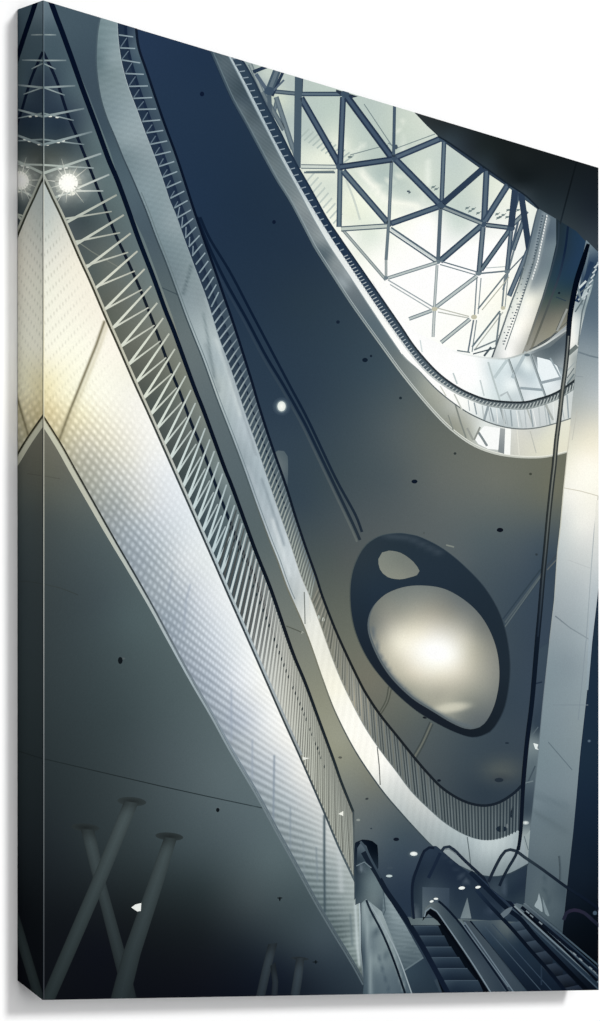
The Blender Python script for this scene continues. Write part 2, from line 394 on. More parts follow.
# ---- skylight glass
GL = [(250,62),(412,110),(427,126),(438,136),(450,143),(484,167),(508,184),(526,196),(539,209),(575,225),(560,250),(545,300),(530,352),(577,340),(580,395),(560,394),(538,401),(520,404),(490,402),(456,389),(440,377),(412,347),(380,299),(342,244),(310,192),(278,132),(250,80),(238,56)]
sk = Print('printed_skylight', 'bright glass roof with a triangular lattice of steel mullions')
sk.fill(GL, [(250,70,150,165,165),(262,75,190,202,195),(275,95,205,215,200),(285,88,190,202,195),(290,120,182,196,192),(320,82,190,204,196),(330,110,190,205,196),(315,140,198,210,202),(305,150,215,224,212),(335,135,215,224,210),(325,158,235,240,224),(370,105,186,200,194),(360,130,192,206,198),(370,150,190,204,196),(410,125,205,216,204),(425,150,205,216,206),(400,128,200,212,200),(430,118,216,224,212),(452,160,195,208,202),(460,178,200,212,204),(480,188,215,224,212),(470,205,205,216,208),(500,182,230,236,222),(515,200,240,244,232),(420,180,215,224,212),(400,178,190,204,196),(410,195,200,212,204),(380,180,185,200,194),(372,195,235,242,228),(395,210,240,245,232),(430,196,205,216,206),(355,195,240,245,228),(350,215,232,238,220),(330,190,215,224,212),(325,210,240,244,230),(450,212,205,218,210),(460,228,215,225,218),(430,220,255,255,250),(470,245,255,255,252),(500,245,255,255,252),(370,235,225,234,222),(375,255,250,252,244),(360,250,238,243,232),(420,250,255,255,252),(450,290,255,255,253),(400,300,255,255,253),(440,340,254,255,250),(500,300,252,252,240),(500,380,228,240,240),(470,370,252,254,252),(530,380,212,226,228),(555,375,200,212,214),(350,240,245,248,240),(265,92,150,165,168),(540,240,225,232,228)], 5,
   mods=[soft_line([(402,175),(375,188)],1.6,(232,238,226),.9), soft_line([(361,172),(372,185),(385,200),(395,203),(415,205),(425,215)],3.5,(250,252,240),.9),
         soft_line([(405,135),(404,150)],1.6,(240,244,234),.8), soft_line([(427,160),(428,185)],1.6,(236,242,232),.8), soft_line([(421,186),(422,200)],1.5,(236,242,232),.7),
         soft_line([(350,155),(362,146)],1.6,(238,243,232),.8), blob(341,143,9,5,(240,244,230),.8,.7), soft_line([(404,120),(398,132)],1.5,(232,238,226),.7)])
sk.done()
# soft lattice seen through the lower panes
lat = Print('printed_stair', 'pale striped stair seen through the glass', sk)
for i in range(12):
    x = 300 + i * 4.2; y = 138 + i * 2.6
    if y < 165: lat.line([(x, y), (x + 9 + .3*i, y - 9)], 1.6, (176,190,184))
for i in range(9):
    x = 306 + i * 3.4; y = 176 + i * 5.2
    lat.line([(x, y + 6), (x + 9, y - 4)], 1.7, (192,203,196))
lat.line(smooth([(346,180),(354,200),(360,220)]),2,(205,214,204)); lat.line([(306,172),(334,171.5)],2,(120,132,132))
lat.done()
trees = Print('printed_branch', 'dark twigs behind the upper panes', sk)
for x, y in ((467,208),(470,211),(473,209),(478,213),(497,214),(500,217),(503,215),(507,217),(508,210),(498,218),(512,208),(518,210),(436,189),(433,187)):
    trees.disc(x, y, 1.8, 1.1, (120,138,138), n=8); trees.line([(x-2,y+1.5),(x+3,y-1.5)], .7, (105,120,122))
trees.line([(407,191),(410.5,192.5)],1.5,(60,75,90)); trees.line([(409,190),(409,194)],.8,(80,95,105))
for p in ([(350,155),(372,149),(388,145)],[(364,104),(392,146)],[(397,148),(435,134)],[(388,143),(395,147)]): trees.line(p, .9, (120,136,138))
trees.disc(396,147,1.8,2.6,(70,86,98),n=8); trees.disc(350,157,2.5,1.2,(110,126,126),n=8)
trees.done()
mul = Print('printed_mullion', 'dark blue steel lattice of the skylight', sk)
D1, D2, D3, LG = (40,56,76), (84,100,116), (112,128,136), (160,172,172)
def beam(p, q, w, edge=D1, core=D2, cw=.45, sh=0.0):
    p = np.array(p, float); q = np.array(q, float)
    w = w * (1.22 if max(p[1], q[1]) < 262 else 1.0)
    mul.line([tuple(p), tuple(q)], w, edge)
    if cw:
        d = (q - p) / np.hypot(*(q - p)); n = np.array([-d[1], d[0]]) * sh
        mul.line([tuple(p + n), tuple(q + n)], w * cw, core)
a=(269,91); b=(300,94); c=(345,94); d=(340,167); e=(393,158.5); f=(388.5,224); g=(386,278); h=(442.5,139); i_=(441,205.5); j=(484,169); k=(483,224); l=(437.5,261.5); m_=(478.5,273); n_=(508,185); o_=(511,228); p_=(507,271.5); q_=(434.5,309); r_=(474,317); s_=(503,308)
beam((386,280),(342,229),3.2,(120,134,138),(165,175,172))
beam((278,68),a,6.5,(70,88,102),(100,116,126)); beam((283,72),(272,96),2.5,D1,D2,0); beam((284,80),(272,92),1.6,D2,D2,0)
beam((253,72),(268,66),3,D1,D2,0); beam((256,74),(268,92),3,D2,D3); beam((250,64),(262,92),3.5,(110,125,130),(150,162,162)); beam((262,92),(284,130),4,(88,104,114),(110,124,130))
beam((256,92),(266,108),3,(110,125,130),D3)
beam(a,(270,114),3.5,(80,96,108),D3); beam((277,98),(273,118),3,(86,102,112),D3)
beam((276,97),(293,149),4.2,(92,108,118),D3); beam((292,146),(299,168),3,(96,112,120),D3)
beam((298.5,74),(297,168),6,(72,90,104),(112,128,136),.4,.6); beam((302,76),(301.3,96),2,(44,60,80),D1,0)
beam(a,b,3.6,(60,78,94),(100,116,126)); beam(b,c,3.8,(52,70,88),(92,110,124))
beam((301,98),(340,166),5.6,(40,56,78),(74,92,110))
mul.fill([(336,89.5),(358,96.5),(352,98),(344,98),(336,92)], (40,52,68))
beam((343,97),d,5,(46,62,82),(78,96,114)); beam((347,97),(392,158),6,(38,53,74),(66,84,104))
beam((394.5,104),(393.5,157),2.6,(70,88,104),D2,0); beam((391.5,160),(388.8,224),2.8,(84,100,114),D3,.5); beam(f,(386,260),2.6,(104,120,128),(150,162,164),.5); beam((386,256),g,2.6,(120,134,138),(170,178,176),.5)
beam((301,166.5),(336,167),3.8,(110,124,130),(205,214,206),.55); beam((304,172.5),(335,172.5),1.5,(96,112,120),D1,0)
beam(d,(392,159.5),5.2,(40,55,76),(72,90,108)); beam(e,(442,138),5.2,(48,64,86),(84,102,118)); 
beam((340,170),(339,227),4.4,(66,84,100),(100,118,128)); beam((343,171),(387.5,222.5),5.2,(54,72,92),(92,110,122))
beam((341,229),(387,226),4.4,(84,100,110),(192,202,194),.55)
beam(h,j,3.2,(44,58,74),D1,0); beam((444,142),(441.5,204),3.8,(54,72,92),(96,114,126)); beam(j,n_,3,(44,58,74),D1,0); beam(n_,(540,209),3,(60,76,90),D1,0)
beam((396,160),(439.5,204),5.6,(46,62,84),(76,94,112)); beam((443,203.5),(483,168.5),5,(44,60,80),(78,96,114)); beam((439,206.5),(391,223.5),5,(50,68,90),(86,104,118))
beam((486.5,171),(484,222),5.2,(54,72,92),(86,104,118)); beam((443,207),(482,223),4.4,(60,78,94),(140,152,154),.4,.5); beam((440.5,208),(438,260),3.2,(86,102,114),(120,136,140))
beam((481,226),(440,261),5.2,(52,70,90),(94,112,124)); beam((483,227),(479,272),5.4,(62,80,98),(108,124,134)); beam((485,221),(507,186),5.2,(52,70,90),(84,102,118))
beam((515,190),(511,227),5.4,(46,62,82),(74,92,110)); beam((486,225),o_,4,(48,64,84),(120,136,142),.4); beam((509.5,230),(481,270),5,(52,70,90),(98,116,126)); beam((511,231),(507,270),4.4,(56,74,94),(104,120,130))
beam((521,193),(529,250),5,(44,60,80),(70,88,106)); beam((511,226),(527,211),4,(74,90,106),(130,144,148)); beam((525,216),(513,250),3.8,(60,78,96),(104,120,130)); beam((519,194),(513,216),2.6,(70,88,104),D2,0); beam((529,248),(509,296),5,(66,84,102),(104,120,132)); beam((518,222),(506,272),2.2,(80,96,110),D2,0)
beam((508,272),(527,252),1.3,(90,106,116),D2,0); beam((514,250),(503,290),2.0,(110,124,132),D2,0)
beam((391,227.5),(437.5,259),1.5,(84,102,114),D2,0); beam((388,230.5),(434.5,262),1.5,(84,102,114),D2,0); beam((390,229),(436,260.5),1.6,(205,214,212),D2,0)
beam((440,261),(477,272),1.3,(100,118,128),D2,0); beam((440,264.5),(476,275),1.1,(120,136,142),D2,0); beam((480,273.5),(507,271),1.6,(96,112,122),D2,0); beam((486,268),(507,266.5),.9,(180,190,190),D2,0)
beam((388,278),(437,262.5),3.6,(110,126,134),(186,196,194),.5)
beam((388,280),(433,307),1.2,(150,162,166),D2,0); beam((390,284.5),(432,310),1.1,(165,176,178),D2,0)
beam((437,265),(434.3,307),2.8,(130,144,150),(190,198,196),.5)
beam((436,307),(477,276),4.2,(110,126,134),(188,198,196),.5); beam((432,310.5),(409,319),3.8,(110,126,134),(186,196,194),.5); beam((434.3,311),(433,337),3,(140,152,156),(200,206,202),.5)
beam((437,308),(469,316.5),1.1,(190,192,180),D2,0); beam((438,312),(468,318),1.1,(180,184,176),D2,0)
beam((477,276),(474.5,315),1.3,(120,134,140),D2,0); beam((481,278),(478,314),1.1,(140,152,156),D2,0)
beam((470,319),(441,342.5),4,(112,126,134),(190,200,196),.5); beam((473.5,320),(468,352),1.6,(104,118,128),D2,0); beam((476.5,320),(472,352),1.1,(120,134,140),D2,0)
beam((478,309),(506,274),1.6,(110,124,130),D2,0); beam((482,310),(509,277),1.0,(180,182,168),D2,0)
beam((505,275),(502,307),1.8,(124,136,140),D2,0); beam((508,275),(505,307),1.0,(140,152,154),D2,0)
beam((500,311),(472,347),1.8,(104,120,126),D2,0); beam((503,312),(475,349),1.1,(180,184,176),D2,0); beam((500,313),(496,345),1.8,(112,126,132),D2,0)
beam((457,350.5),(470,352.5),1.3,(110,124,128),D2,0); beam((474,350),(497,340),1.6,(120,132,136),D2,0); beam((473,354),(495,348),1.3,(70,84,92),D2,0); beam((484,356),(491,347),2.0,(70,84,92),D2,0)
for (x, y), rr in ((a,5),(c,4.5),(d,4.2),(e,4.5),(f,3.8),(h,3.8),(i_,4),(j,3.8),(k,4),(l,3.2),(m_,3.2),(n_,3.2),(o_,4),(p_,2.8),(g,2.2)):
    mul.disc(x, y, rr, rr * .85, (62,80,98) if y < 250 else (110,126,134), n=12)
for (x, y), rr in ((q_,3),(r_,3),(s_,2.4)): mul.disc(x, y, rr, rr*.8, (196,194,172), n=12)
mul.done()

# ---- curved facade on the far side of the atrium
far = Print('printed_facade', 'pale curved facade strip with a dotted rail beside the skylight')
FAR_L = smooth([(545,195),(538,209),(532.5,230),(527.5,252),(520,279),(510,306),(499,338),(491,360)]); FAR_R = smooth([(566,196),(558.5,221),(556,244),(550,270),(542,297),(534,322),(527,341),(521,356)])
far.strip(FAR_L, FAR_R, [(540,209,100,116,126),(552,215,96,112,122),(558,225,92,108,120),(535,235,104,120,130),(548,235,88,104,116),(554,245,112,128,136),(528,262,120,134,140),(540,262,112,126,134),(550,268,116,132,138),(524,285,180,188,184),(533,285,150,160,162),(544,290,190,196,190),(514,310,234,237,230),(524,310,250,250,242),(532,300,240,240,228),(538,305,215,216,205),(505,335,234,237,232),(515,335,255,254,248),(524,325,250,248,238),(529,335,205,205,196),(498,354,214,218,216),(508,354,250,250,246),(520,352,205,206,200)], 60, 12,
   mods=[soft_line([(544,214),(537,240),(531,262),(521,290)],2.2,(170,182,186),.5), soft_line([(548,218),(541,246),(536,268),(527,290),(516,322)],1.6,(230,234,228),.45)])
far.line(FAR_L, 1.6, [(90,104,114),(70,86,100),(90,104,110),(110,120,124),(80,90,96)])
for q in range(46):
    t = q / 45; x = np.interp(t, [0,.35,.62,1], [546,537,526,507]); y = 216 + t * 128
    far.disc(x - 3.5, y, 1.1, .8, (84,98,108) if q % 2 else (62,78,92), n=6)
    if t > .3: far.disc(x - 7.5 + 4*math.sin(q*1.3), y, .9, .7, (130,140,142), n=6)
    if t < .5: far.disc(x + .8, y, .7, 1.3, (236,240,238), n=6)
far.line([(546,216),(538,246),(529,278),(516,318),(505,350)], .9, (96,110,116))
far.done()
dk = Print('printed_recess', 'deep blue recess behind the curved facade')
dk.fill([(556,215),(590,238),(588,250),(578,280),(571,310),(568,326),(556,333),(540,343),(521,356),(527,341),(542,297),(550,270),(556,244)], [(562,225,33,48,58),(562,250,35,52,65),(575,235,33,55,76),(575,260,35,58,82),(565,280,36,60,78),(573,290,44,64,74),(556,300,67,82,80),(565,305,84,92,88),(548,318,112,113,104),(560,320,126,126,114),(540,335,140,139,126),(555,330,140,139,124),(530,350,150,150,142)], 4)
dk.line(smooth([(568,226),(565,250),(559,276),(548,306),(538,332),(530,352)]), 2.2, [(20,34,54),(18,34,58),(40,54,72),(70,78,80),(96,98,90),(130,128,116)])
dk.line(smooth([(559,222),(557.5,245),(551,271),(543,298),(535,322),(527,345)]), 1.4, [(40,54,66),(52,66,78),(90,98,100),(130,130,120)])
dk.disc(559,293,1.3,1.1,(16,26,40),n=8); dk.line([(556,297),(566,301)],1,(44,60,74))
dk.line(smooth([(524,356),(533,350.5),(546,344),(557,335),(569,325)]), 3.0, [(205,206,194),(196,198,190),(176,182,182),(150,158,162)])
dk.line(smooth([(529,349.5),(545,341.5),(557,331),(567,322)]), 1, (100,104,100)); dk.line([(557,331),(567,309)], 2, (150,154,150)); dk.line([(556,330),(565,309)], .7, (90,94,90))
dk.done()

# ---- big dark slab along the top right edge
eav = Print('printed_roof_slab', 'near-black roof slab cutting across the top right corner')
eav.fill([(408,104),(602,160),(602,254),(587,243),(576,231),(558,220),(539,209),(526,196.5),(508,184),(484,167),(463,152),(450,143.5),(438,136.5),(431,129),(420,118)], [(420,114,44,50,52),(445,128,40,48,52),(450,140,50,62,70),(480,150,33,41,44),(500,165,29,36,39),(520,160,26,32,34),(490,165,40,50,56),(520,185,30,38,42),(550,170,24,30,33),(540,200,38,48,54),(580,180,24,31,36),(570,222,44,54,60),(590,210,30,38,46),(592,240,50,60,68),(560,205,36,46,52),(520,192,50,60,66),(470,150,38,46,52)], 7)
eav.line([(577,160),(570,186),(565,205),(560,224)], 1.6, [(16,22,26),(16,22,26),(20,28,34),(30,40,48)])
eav.line(smooth([(438,136.5),(450,143.5),(484,167),(508,184),(526,196),(539,209)]), 1.6, (26,36,46))
eav.done()
# ---- right hand: steelwork and glimpse beside the pillar
kg = Print('printed_steelwork', 'bright steel struts glimpsed beside the tall pillar')
kg.fill([(586,240),(602,256),(602,290),(588,318),(580,350),(575,400),(572,420),(556,410),(560,380),(566,340),(570,305),(578,275)], [(590,250,100,118,130),(596,262,50,70,92),(585,275,60,80,100),(590,285,130,148,155),(580,290,190,202,204),(578,305,150,164,168),(574,320,225,230,226),(578,330,215,222,220),(572,345,240,241,234),(570,360,190,196,192),(573,350,205,210,206),(572,385,140,150,150),(566,365,225,228,222),(572,400,190,198,196),(568,415,205,208,200)], 3)
kg.line([(588,252),(583,278),(578,298)], 3, [(112,130,140),(60,80,98),(70,86,98)])
kg.line([(592,262),(584,284),(577,302)], 4.5, (36,56,82)); 
kg.line([(577,290),(586,281)],2,(205,216,216)); kg.line([(576,296),(587,287)],1.2,(90,106,114)); kg.line([(578,300),(588,293)],1.6,(190,202,204)); kg.line([(577,285),(582,305)],2.2,(120,136,142)); kg.line([(575,312),(583,300)],1.4,(96,110,116))
kg.line([(568,354),(577,346)],4.2,(110,120,118)); kg.line([(567,384),(574,374)],1.4,(110,124,128)); kg.line([(566,372),(575,362)],1.2,(160,170,170)); kg.line([(567,378),(574,368)],.9,(96,108,112))
for q in range(7): kg.line([(594-q*1.7,268+q*5.2),(598-q*1.7,264+q*5.2)],1.2,(200,210,212))
kg.line([(598,262),(590,284),(582,312),(578,345)],1.4,[(150,166,172),(90,106,116),(96,110,116),(130,140,140)])
kg.done()

# ---- glass balcony below the skylight
gb = Print('printed_glass_balcony', 'pale glass balcony wall curving under the skylight')
GBT = smooth([(372,280),(390,306),(410,328),(440,344),(460,353),(480,357),(500,358.8),(510,358),(528,352),(545,344),(567,329.5)])
gb.strip(GBT, [p for p in RC_T if 378 < p[0] < 568], [(390,318,255,255,254),(400,322,255,255,254),(420,350,255,255,254),(450,365,255,255,254),(465,380,255,255,254),(440,375,255,255,254),(473,358,254,255,254),(478,370,250,253,252),(485,382,240,246,246),(492,370,214,226,228),(498,385,214,226,228),(505,365,222,234,236),(512,385,236,244,244),(520,370,188,202,206),(516,395,205,216,218),(528,365,228,238,238),(538,360,120,132,138),(535,375,205,218,222),(548,352,96,108,114),(555,362,90,104,112),(560,345,100,110,114),(545,372,228,238,240),(558,376,190,202,206),(562,385,210,218,220),(540,395,222,232,234),(552,384,226,234,236),(530,398,226,234,236),(570,365,150,160,164),(490,395,226,236,236),(570,385,190,198,198)], 90, 16)
gb.fill([(537,357),(549,360),(557,366),(561,377),(545,381),(538,372)], (236,244,246)); gb.fill([(531,354),(550,347),(566,333),(566,370),(559,367),(549,359),(536,357)], [(531,354,120,130,134),(550,355,98,110,116),(563,345,88,100,108),(563,365,150,160,164)], 4)
for p, w, c in (([(508,358.5),(515,378),(523,402)],2,(160,172,174)),([(530,354),(537,374),(545,396)],2,(150,162,166)),([(488,362),(494,382),(500,401)],1.8,(186,198,198)),([(526,352),(512,378)],3.4,(176,190,194)),([(507,360),(494,378)],3,(190,204,206)),([(520,388),(543,390)],2.6,(150,164,170)),([(540,383),(561,378)],2.8,(150,162,168)),([(550,358),(560,377)],1.6,(150,164,170)),([(480,380),(484,396)],1.5,(200,210,210)),([(453,373),(457,384)],1.5,(190,202,202)),([(420,340),(422,352)],1.3,(210,220,220)),([(509,358.5),(516,378),(524,402)],.7,(110,122,124)),([(531,354),(538,374),(546,396)],.7,(104,116,120)),([(500,396),(507,392),(512,402)],2,(180,190,192))):
    gb.line(p, w, c)
gb.line([p for p in GBT if p[0] > 452], 1.6, [(250,252,250),(236,240,238),(206,214,212),(176,184,182),(216,220,216),(170,176,176)])
gb.disc(527,355,3,1.6,(104,118,124),n=8)
gb.done()

# ---- right balcony: fascia, glazed foot, railing
fc = Print('printed_balcony', 'shining curved balcony front below the skylight')
fc.strip(FC_L, FC_R, [(215,55,84,102,112),(222,62,96,113,122),(230,82,84,101,111),(238,92,74,91,101),(243,100,80,97,108),(240,110,104,120,128),(250,118,92,108,116),(254,128,104,120,128),(265,150,104,120,127),(270,165,118,133,138),(285,170,120,136,142),(290,195,132,146,150),(300,205,148,160,163),(310,225,140,152,156),(320,240,150,162,165),(325,255,100,116,124),(332,262,140,152,156),(345,275,138,150,155),(350,290,116,128,134),(362,305,104,117,124),(375,325,92,108,116),(385,340,96,110,116),(400,350,108,120,122),(400,362,112,122,122),(415,382,132,140,136),(425,385,152,158,150),(440,402,164,168,158),(440,415,150,155,146),(455,420,160,163,152),(452,408,180,184,176),(470,432,176,180,170),(470,420,190,194,186),(482,432,220,226,222),(495,440,200,206,204),(520,435,214,214,204),(520,450,212,212,200),(545,440,222,222,204),(560,425,226,226,210),(560,448,228,226,206),(535,430,208,210,202)], 200, 12,
   mods=[lambda X, Y, C: C * (1 - (.10 * np.clip((330 - Y) / 60, 0, 1)))[:, None] + (4.5 * np.sin((Y * .62 - X * .5) * 2.6) * np.clip((300 - Y) / 60, 0, 1))[:, None], blob(316,256,6,14,(80,96,106),.45,-.5), blob(343,283,8,4,(172,184,188),.6,.9), blob(348,276,8,4,(176,186,188),.5,.9)])
fc.line(FC_L, 1.5, [(60,78,92),(64,82,96),(96,112,120),(120,134,138),(176,184,180),(200,204,196),(190,192,180)])
fc.line([(x+1.4,y-1.2) for x,y in FC_L], .8, [(100,118,128),(110,128,136),(150,164,168),(170,180,180),(225,228,220),(240,240,228)])
fc.fill([(474,438),(484,426),(500,428),(500,450),(488,449),(478,444)], (250,252,250)); fc.fill([(505,428),(511,429),(510,455),(504,454)], (250,252,248)); fc.fill([(500,428),(505,429),(504,454),(498,452)], [(502,430,160,166,166),(500,450,130,138,140)], 5)
fc.line([(478,432),(482,438),(487,446)], 2.4, (128,138,140)); fc.line([(455,404),(461,424),(466,438)],1.6,(128,134,128)); fc.line([(480,427),(474,440)],1.8,(140,144,138))
fc.line([(467,428),(473,440)],2,(150,154,148)); fc.line([(448,415),(453,430)],1.2,(130,136,130)); fc.line([(530,431),(536,453)],1,(190,192,182)); fc.line([(517,430),(519,455)],.8,(228,228,216))
fc.done()
wh = Print('printed_glazed_foot', 'white ledge and glazing between the shining front and its railing', fc)
wh.strip([p for p in FC_R], [p for p in RC_B], [(226,52,140,156,162),(240,80,170,184,188),(260,118,176,190,193),(300,190,196,208,208),(318,222,220,228,226),(350,276,236,240,238),(372,306,246,249,246),(400,345,255,255,252),(420,368,255,255,253),(450,392,255,255,252),(466,404,250,252,248),(480,412,228,235,234),(495,415,206,216,218),(500,422,188,198,200),(515,418,200,210,212),(530,418,210,216,216),(545,415,205,212,212),(560,408,222,226,220),(570,402,206,212,210)], 200, 6)
wh.line([p for p in FC_R if p[0] > 400], 1.2, [(150,160,160),(96,106,108),(88,98,100),(110,118,118),(120,128,126)])
wh.line([p for p in FC_R if p[0] <= 400], .9, [(110,128,138),(120,136,144),(150,162,166),(140,152,156)])
for q in range(22):
    x = 468 + q*4.7 + 1.5*math.sin(q*2.1); y0 = float(np.interp(x,[p[0] for p in RC_B],[p[1] for p in RC_B])); y1 = float(np.interp(x,[p[0] for p in FC_R],[p[1] for p in FC_R]))
    wh.line([(x,y0+1.5),(x+1.5+(q%3),y1-1.5)], .9+.5*(q%2), ((176,186,188),(150,162,166),(232,236,234),(190,198,198))[q%4])
wh.line([(545,404),(553,420)],2.2,(170,176,172)); wh.line([(488,406),(484,420)],2.4,(150,162,166)); wh.line([(500,407),(505,424)],2,(150,160,162)); wh.line([(527,409),(533,426)],1.6,(180,186,182)); wh.line([(440,386),(446,396)],1.2,(206,208,196)); wh.line([(454,394),(462,410)],1.4,(196,200,192))
wh.done()
rc = Print('printed_railing', 'dark railing along the right balcony below the skylight', fc)
rc.strip(RC_B, RC_T, [(232,58,52,70,86),(260,110,44,62,80),(300,186,40,58,78),(340,246,34,52,74),(400,334,60,76,90),(440,380,84,98,106),(480,401,90,102,108),(520,406,96,106,110),(572,386,70,80,84)], 160, 2)
rc.line([(x+.6,y-.6) for x,y in RC_T], 2.0, [(40,56,74),(38,54,72),(30,46,66),(34,48,64),(44,54,62),(38,46,52),(40,48,52)])
rc.line(RC_B, 1.6, [(190,204,208),(176,192,198),(190,202,206),(235,240,238),(246,248,245),(200,206,204),(140,150,150),(130,140,140)])
bA = arclen(RC_B, 150); bT = arclen(RC_T, 150)
for q in range(0, 150):
    p = bA[q]; t = bT[min(149, q)]
    if q < 66:
        if q % 2 == 0: rc.line([tuple(p), tuple(p + (t - p) * .72)], 1.0, (138,154,164))
    elif q < 105: rc.line([tuple(p), tuple(p + (t - p) * .7)], .9, (165,176,180))
    else: rc.line([tuple(p), tuple(p + (t - p) * .75)], 1.1, (176,184,182))
rc.done()

# ---- tall pillar on the right and the darkness behind it
dr = Print('printed_dark_recess', 'dark blue void at the right edge behind the tall pillar')
dr.fill([(566,560),(602,560),(602,995),(556,995),(556,900)], [(596,640,31,47,63),(595,700,28,44,62),(585,760,28,44,60),(592,800,24,38,55),(590,850,19,31,45),(580,870,19,30,43),(575,900,15,24,35),(590,920,8,15,23),(590,960,6,10,16),(570,940,8,14,21)], 9)
dr.disc(589,741,1.8,1.5,(110,126,136),edge=(50,68,88),n=10,rings=2); dr.line([(595,614),(580,754),(573,832)],1.5,(20,34,54))
dr.done()
pil = Print('printed_pillar', 'tall square pillar at right, glowing white halfway up')
pil.strip(COL_L, [(604,262),(604,330),(604,400),(604,470),(602,540)] + COL_R[1:], [(596,275,84,102,116),(590,310,88,106,120),(598,330,106,122,134),(584,345,128,142,150),(595,360,145,158,164),(582,380,160,170,172),(597,392,180,188,190),(577,405,178,184,180),(576,425,206,206,194),(592,430,226,223,206),(572,448,232,230,212),(590,450,246,241,222),(570,470,246,244,230),(590,478,255,253,240),(585,462,254,250,236),(572,495,246,245,236),(590,500,248,246,234),(564,520,216,220,216),(580,525,236,237,230),(594,530,232,232,226),(560,550,192,200,200),(575,560,198,204,203),(592,560,205,210,208),(558,585,170,180,183),(580,590,178,187,190),(592,590,188,196,198),(555,620,152,163,168),(578,625,158,170,175),(588,640,160,172,177),(550,660,132,147,154),(570,665,134,148,155),(584,680,142,156,162),(545,710,126,142,149),(560,720,128,143,150),(578,725,134,148,153),(540,760,118,135,142),(560,770,120,136,143),(572,790,120,135,142),(535,800,112,128,136),(550,812,104,120,128),(568,820,104,119,126),(545,850,98,113,120),(560,860,92,107,114),(530,860,90,105,113),(540,885,78,93,102),(555,900,78,93,102),(560,925,62,78,88)], 160, 10,
   mods=[soft_line([(530,792),(548,800),(566,806)],3,(96,112,120),.5), soft_line([(534,812),(550,822),(566,832)],3,(90,105,112),.55)])
for p, w, c in (([(598,496),(594,530),(591,568),(586,640),(578,720)],.9,[(196,194,180),(176,182,184),(168,178,182),(140,152,160),(126,140,148)]),([(564,488),(580,491),(598,496)],.9,(212,208,192)),([(555,616),(570,628),(590,640)],1.2,[(110,122,130),(128,140,146),(140,152,158)]),([(578,352),(590,356),(599,358)],1.6,(112,126,134)),([(575,376),(583,377)],.7,(140,150,154)),([(568,560),(600,572)],.6,(184,190,190)),([(548,742),(560,756),(572,770)],1,(98,114,122)),([(553,705),(588,705)],.6,(120,134,142)),([(577,410),(572,440)],.6,(190,190,180))):
    pil.line(p, w, c)
pil.line([(x+.3,y) for x,y in COL_L[8:]], 1.0, [(214,210,194),(206,206,190),(170,178,176),(110,124,132),(92,108,116),(96,112,120)])
pil.fill([(596,500),(602,500),(602,560),(598,590),(592,642),(588,690),(586,690),(590,600)], [(598,500,240,238,226),(595,560,206,211,210),(596,590,182,192,196),(590,640,160,174,182),(588,688,140,156,164)], 8)
pil.done()

# ---- slot between cable and pillar
sl = Print('printed_slot', 'narrow strip of wall between the thin pole and the pillar')
sl.fill([(537,650),(549,642),(542,706),(537,760),(532,810),(529,835),(524,870),(518,850),(521,820),(526,760),(532,700)], [(543,650,58,73,86),(541,690,56,70,84),(538,705,54,68,82),(537,732,64,78,88),(534,742,112,126,130),(532,760,96,111,118),(529,778,84,99,107),(528,792,68,82,93),(526,815,64,78,88),(525,840,160,172,172),(522,860,130,142,145)], 3)
sl.fill([(533,743),(538,744.5),(537,748),(538.5,750),(535,749)], (225,234,232)); sl.disc(525.5,822.8,3.4,2,(236,242,238),edge=(150,162,164),n=12,rings=2)
sl.line([(534,684),(542,682)],1.4,(34,48,64)); sl.line([(527,784),(535,766)],1.4,(66,80,90)); sl.line([(525,783),(533,781)],1.2,(110,124,130)); sl.line([(532,735),(538,727)],.8,(90,104,112))
sl.fill([(523,838),(530,830),(527,868),(519,868)], [(528,835,150,163,165),(522,865,140,152,155)], 6); sl.line([(524,836),(528,850)],.8,(96,110,116))
sl.done()

# ---- long middle balcony
r2 = Print('printed_soffit', 'grey green underside of the middle balcony with rows of lamps')
r2.fill([(44,-4),(104,5),(97,30),(97,80),(107,118),(132,178),(165,260),(203,361),(243,468),(277,560),(311,646),(335,712),(380,788),(434,848),(450,861),(500,878),(530,866),(526,905),(512,935),(400,1000),(352,1000),(351,810),(319,722),(285,628),(245,522),(189,374),(147,255),(101,130)],
  [(65,25,70,88,99),(85,60,63,80,92),(90,90,62,78,90),(100,130,63,80,92),(115,150,72,90,100),(130,190,80,98,108),(150,230,74,90,100),(170,290,88,102,106),(190,340,102,114,116),(215,400,94,107,111),(240,470,88,102,107),(255,540,88,101,103),(270,590,104,113,110),(290,620,114,121,114),(300,640,121,126,117),(320,700,140,142,125),(340,740,150,152,135),(335,752,146,148,130),(350,780,125,130,121),(365,800,106,113,110),(372,780,118,122,112),(370,840,82,94,100),(385,810,92,102,104),(400,830,70,84,92),(400,850,60,75,87),(425,860,56,70,84),(400,890,42,56,72),(385,905,40,54,70),(395,925,42,56,70),(440,870,44,58,76),(490,890,38,52,70),(500,910,40,54,72),(380,960,50,64,74)], 8)
for p, w, c in (([(286,626),(296,630),(303,633)],1,(84,88,80)),([(183,300),(176,294),(160,287)],1,(66,80,86)),):
    r2.line(p, w, c)
for x, y, rx, ry, cc in ((340,757.5,2,1.2,(90,92,84)),(366.5,799,1.6,1,(60,68,70)),(396,839.3,3,1.8,(16,24,36)),(358,820,2,1.2,(140,148,144)),(367,798.5,1.3,.8,(56,62,64)),(371,828.5,1,.8,(50,62,72)),(302,632.5,1.3,1,(176,180,168)),(389.5,868,3.5,1.3,(60,74,86))):
    r2.disc(x, y, rx, ry, cc, n=10)
r2.done()
l2 = Print('printed_downlight', 'bright round downlight above the escalators', r2)
l2.disc(413.5,853.8,7,4.2,(90,104,112),edge=(58,73,85),n=14,rings=2)
l2.disc(413.5,853.8,3.8,2.1,(255,255,250),edge=(210,220,218),n=14,rings=2)
l2.done()
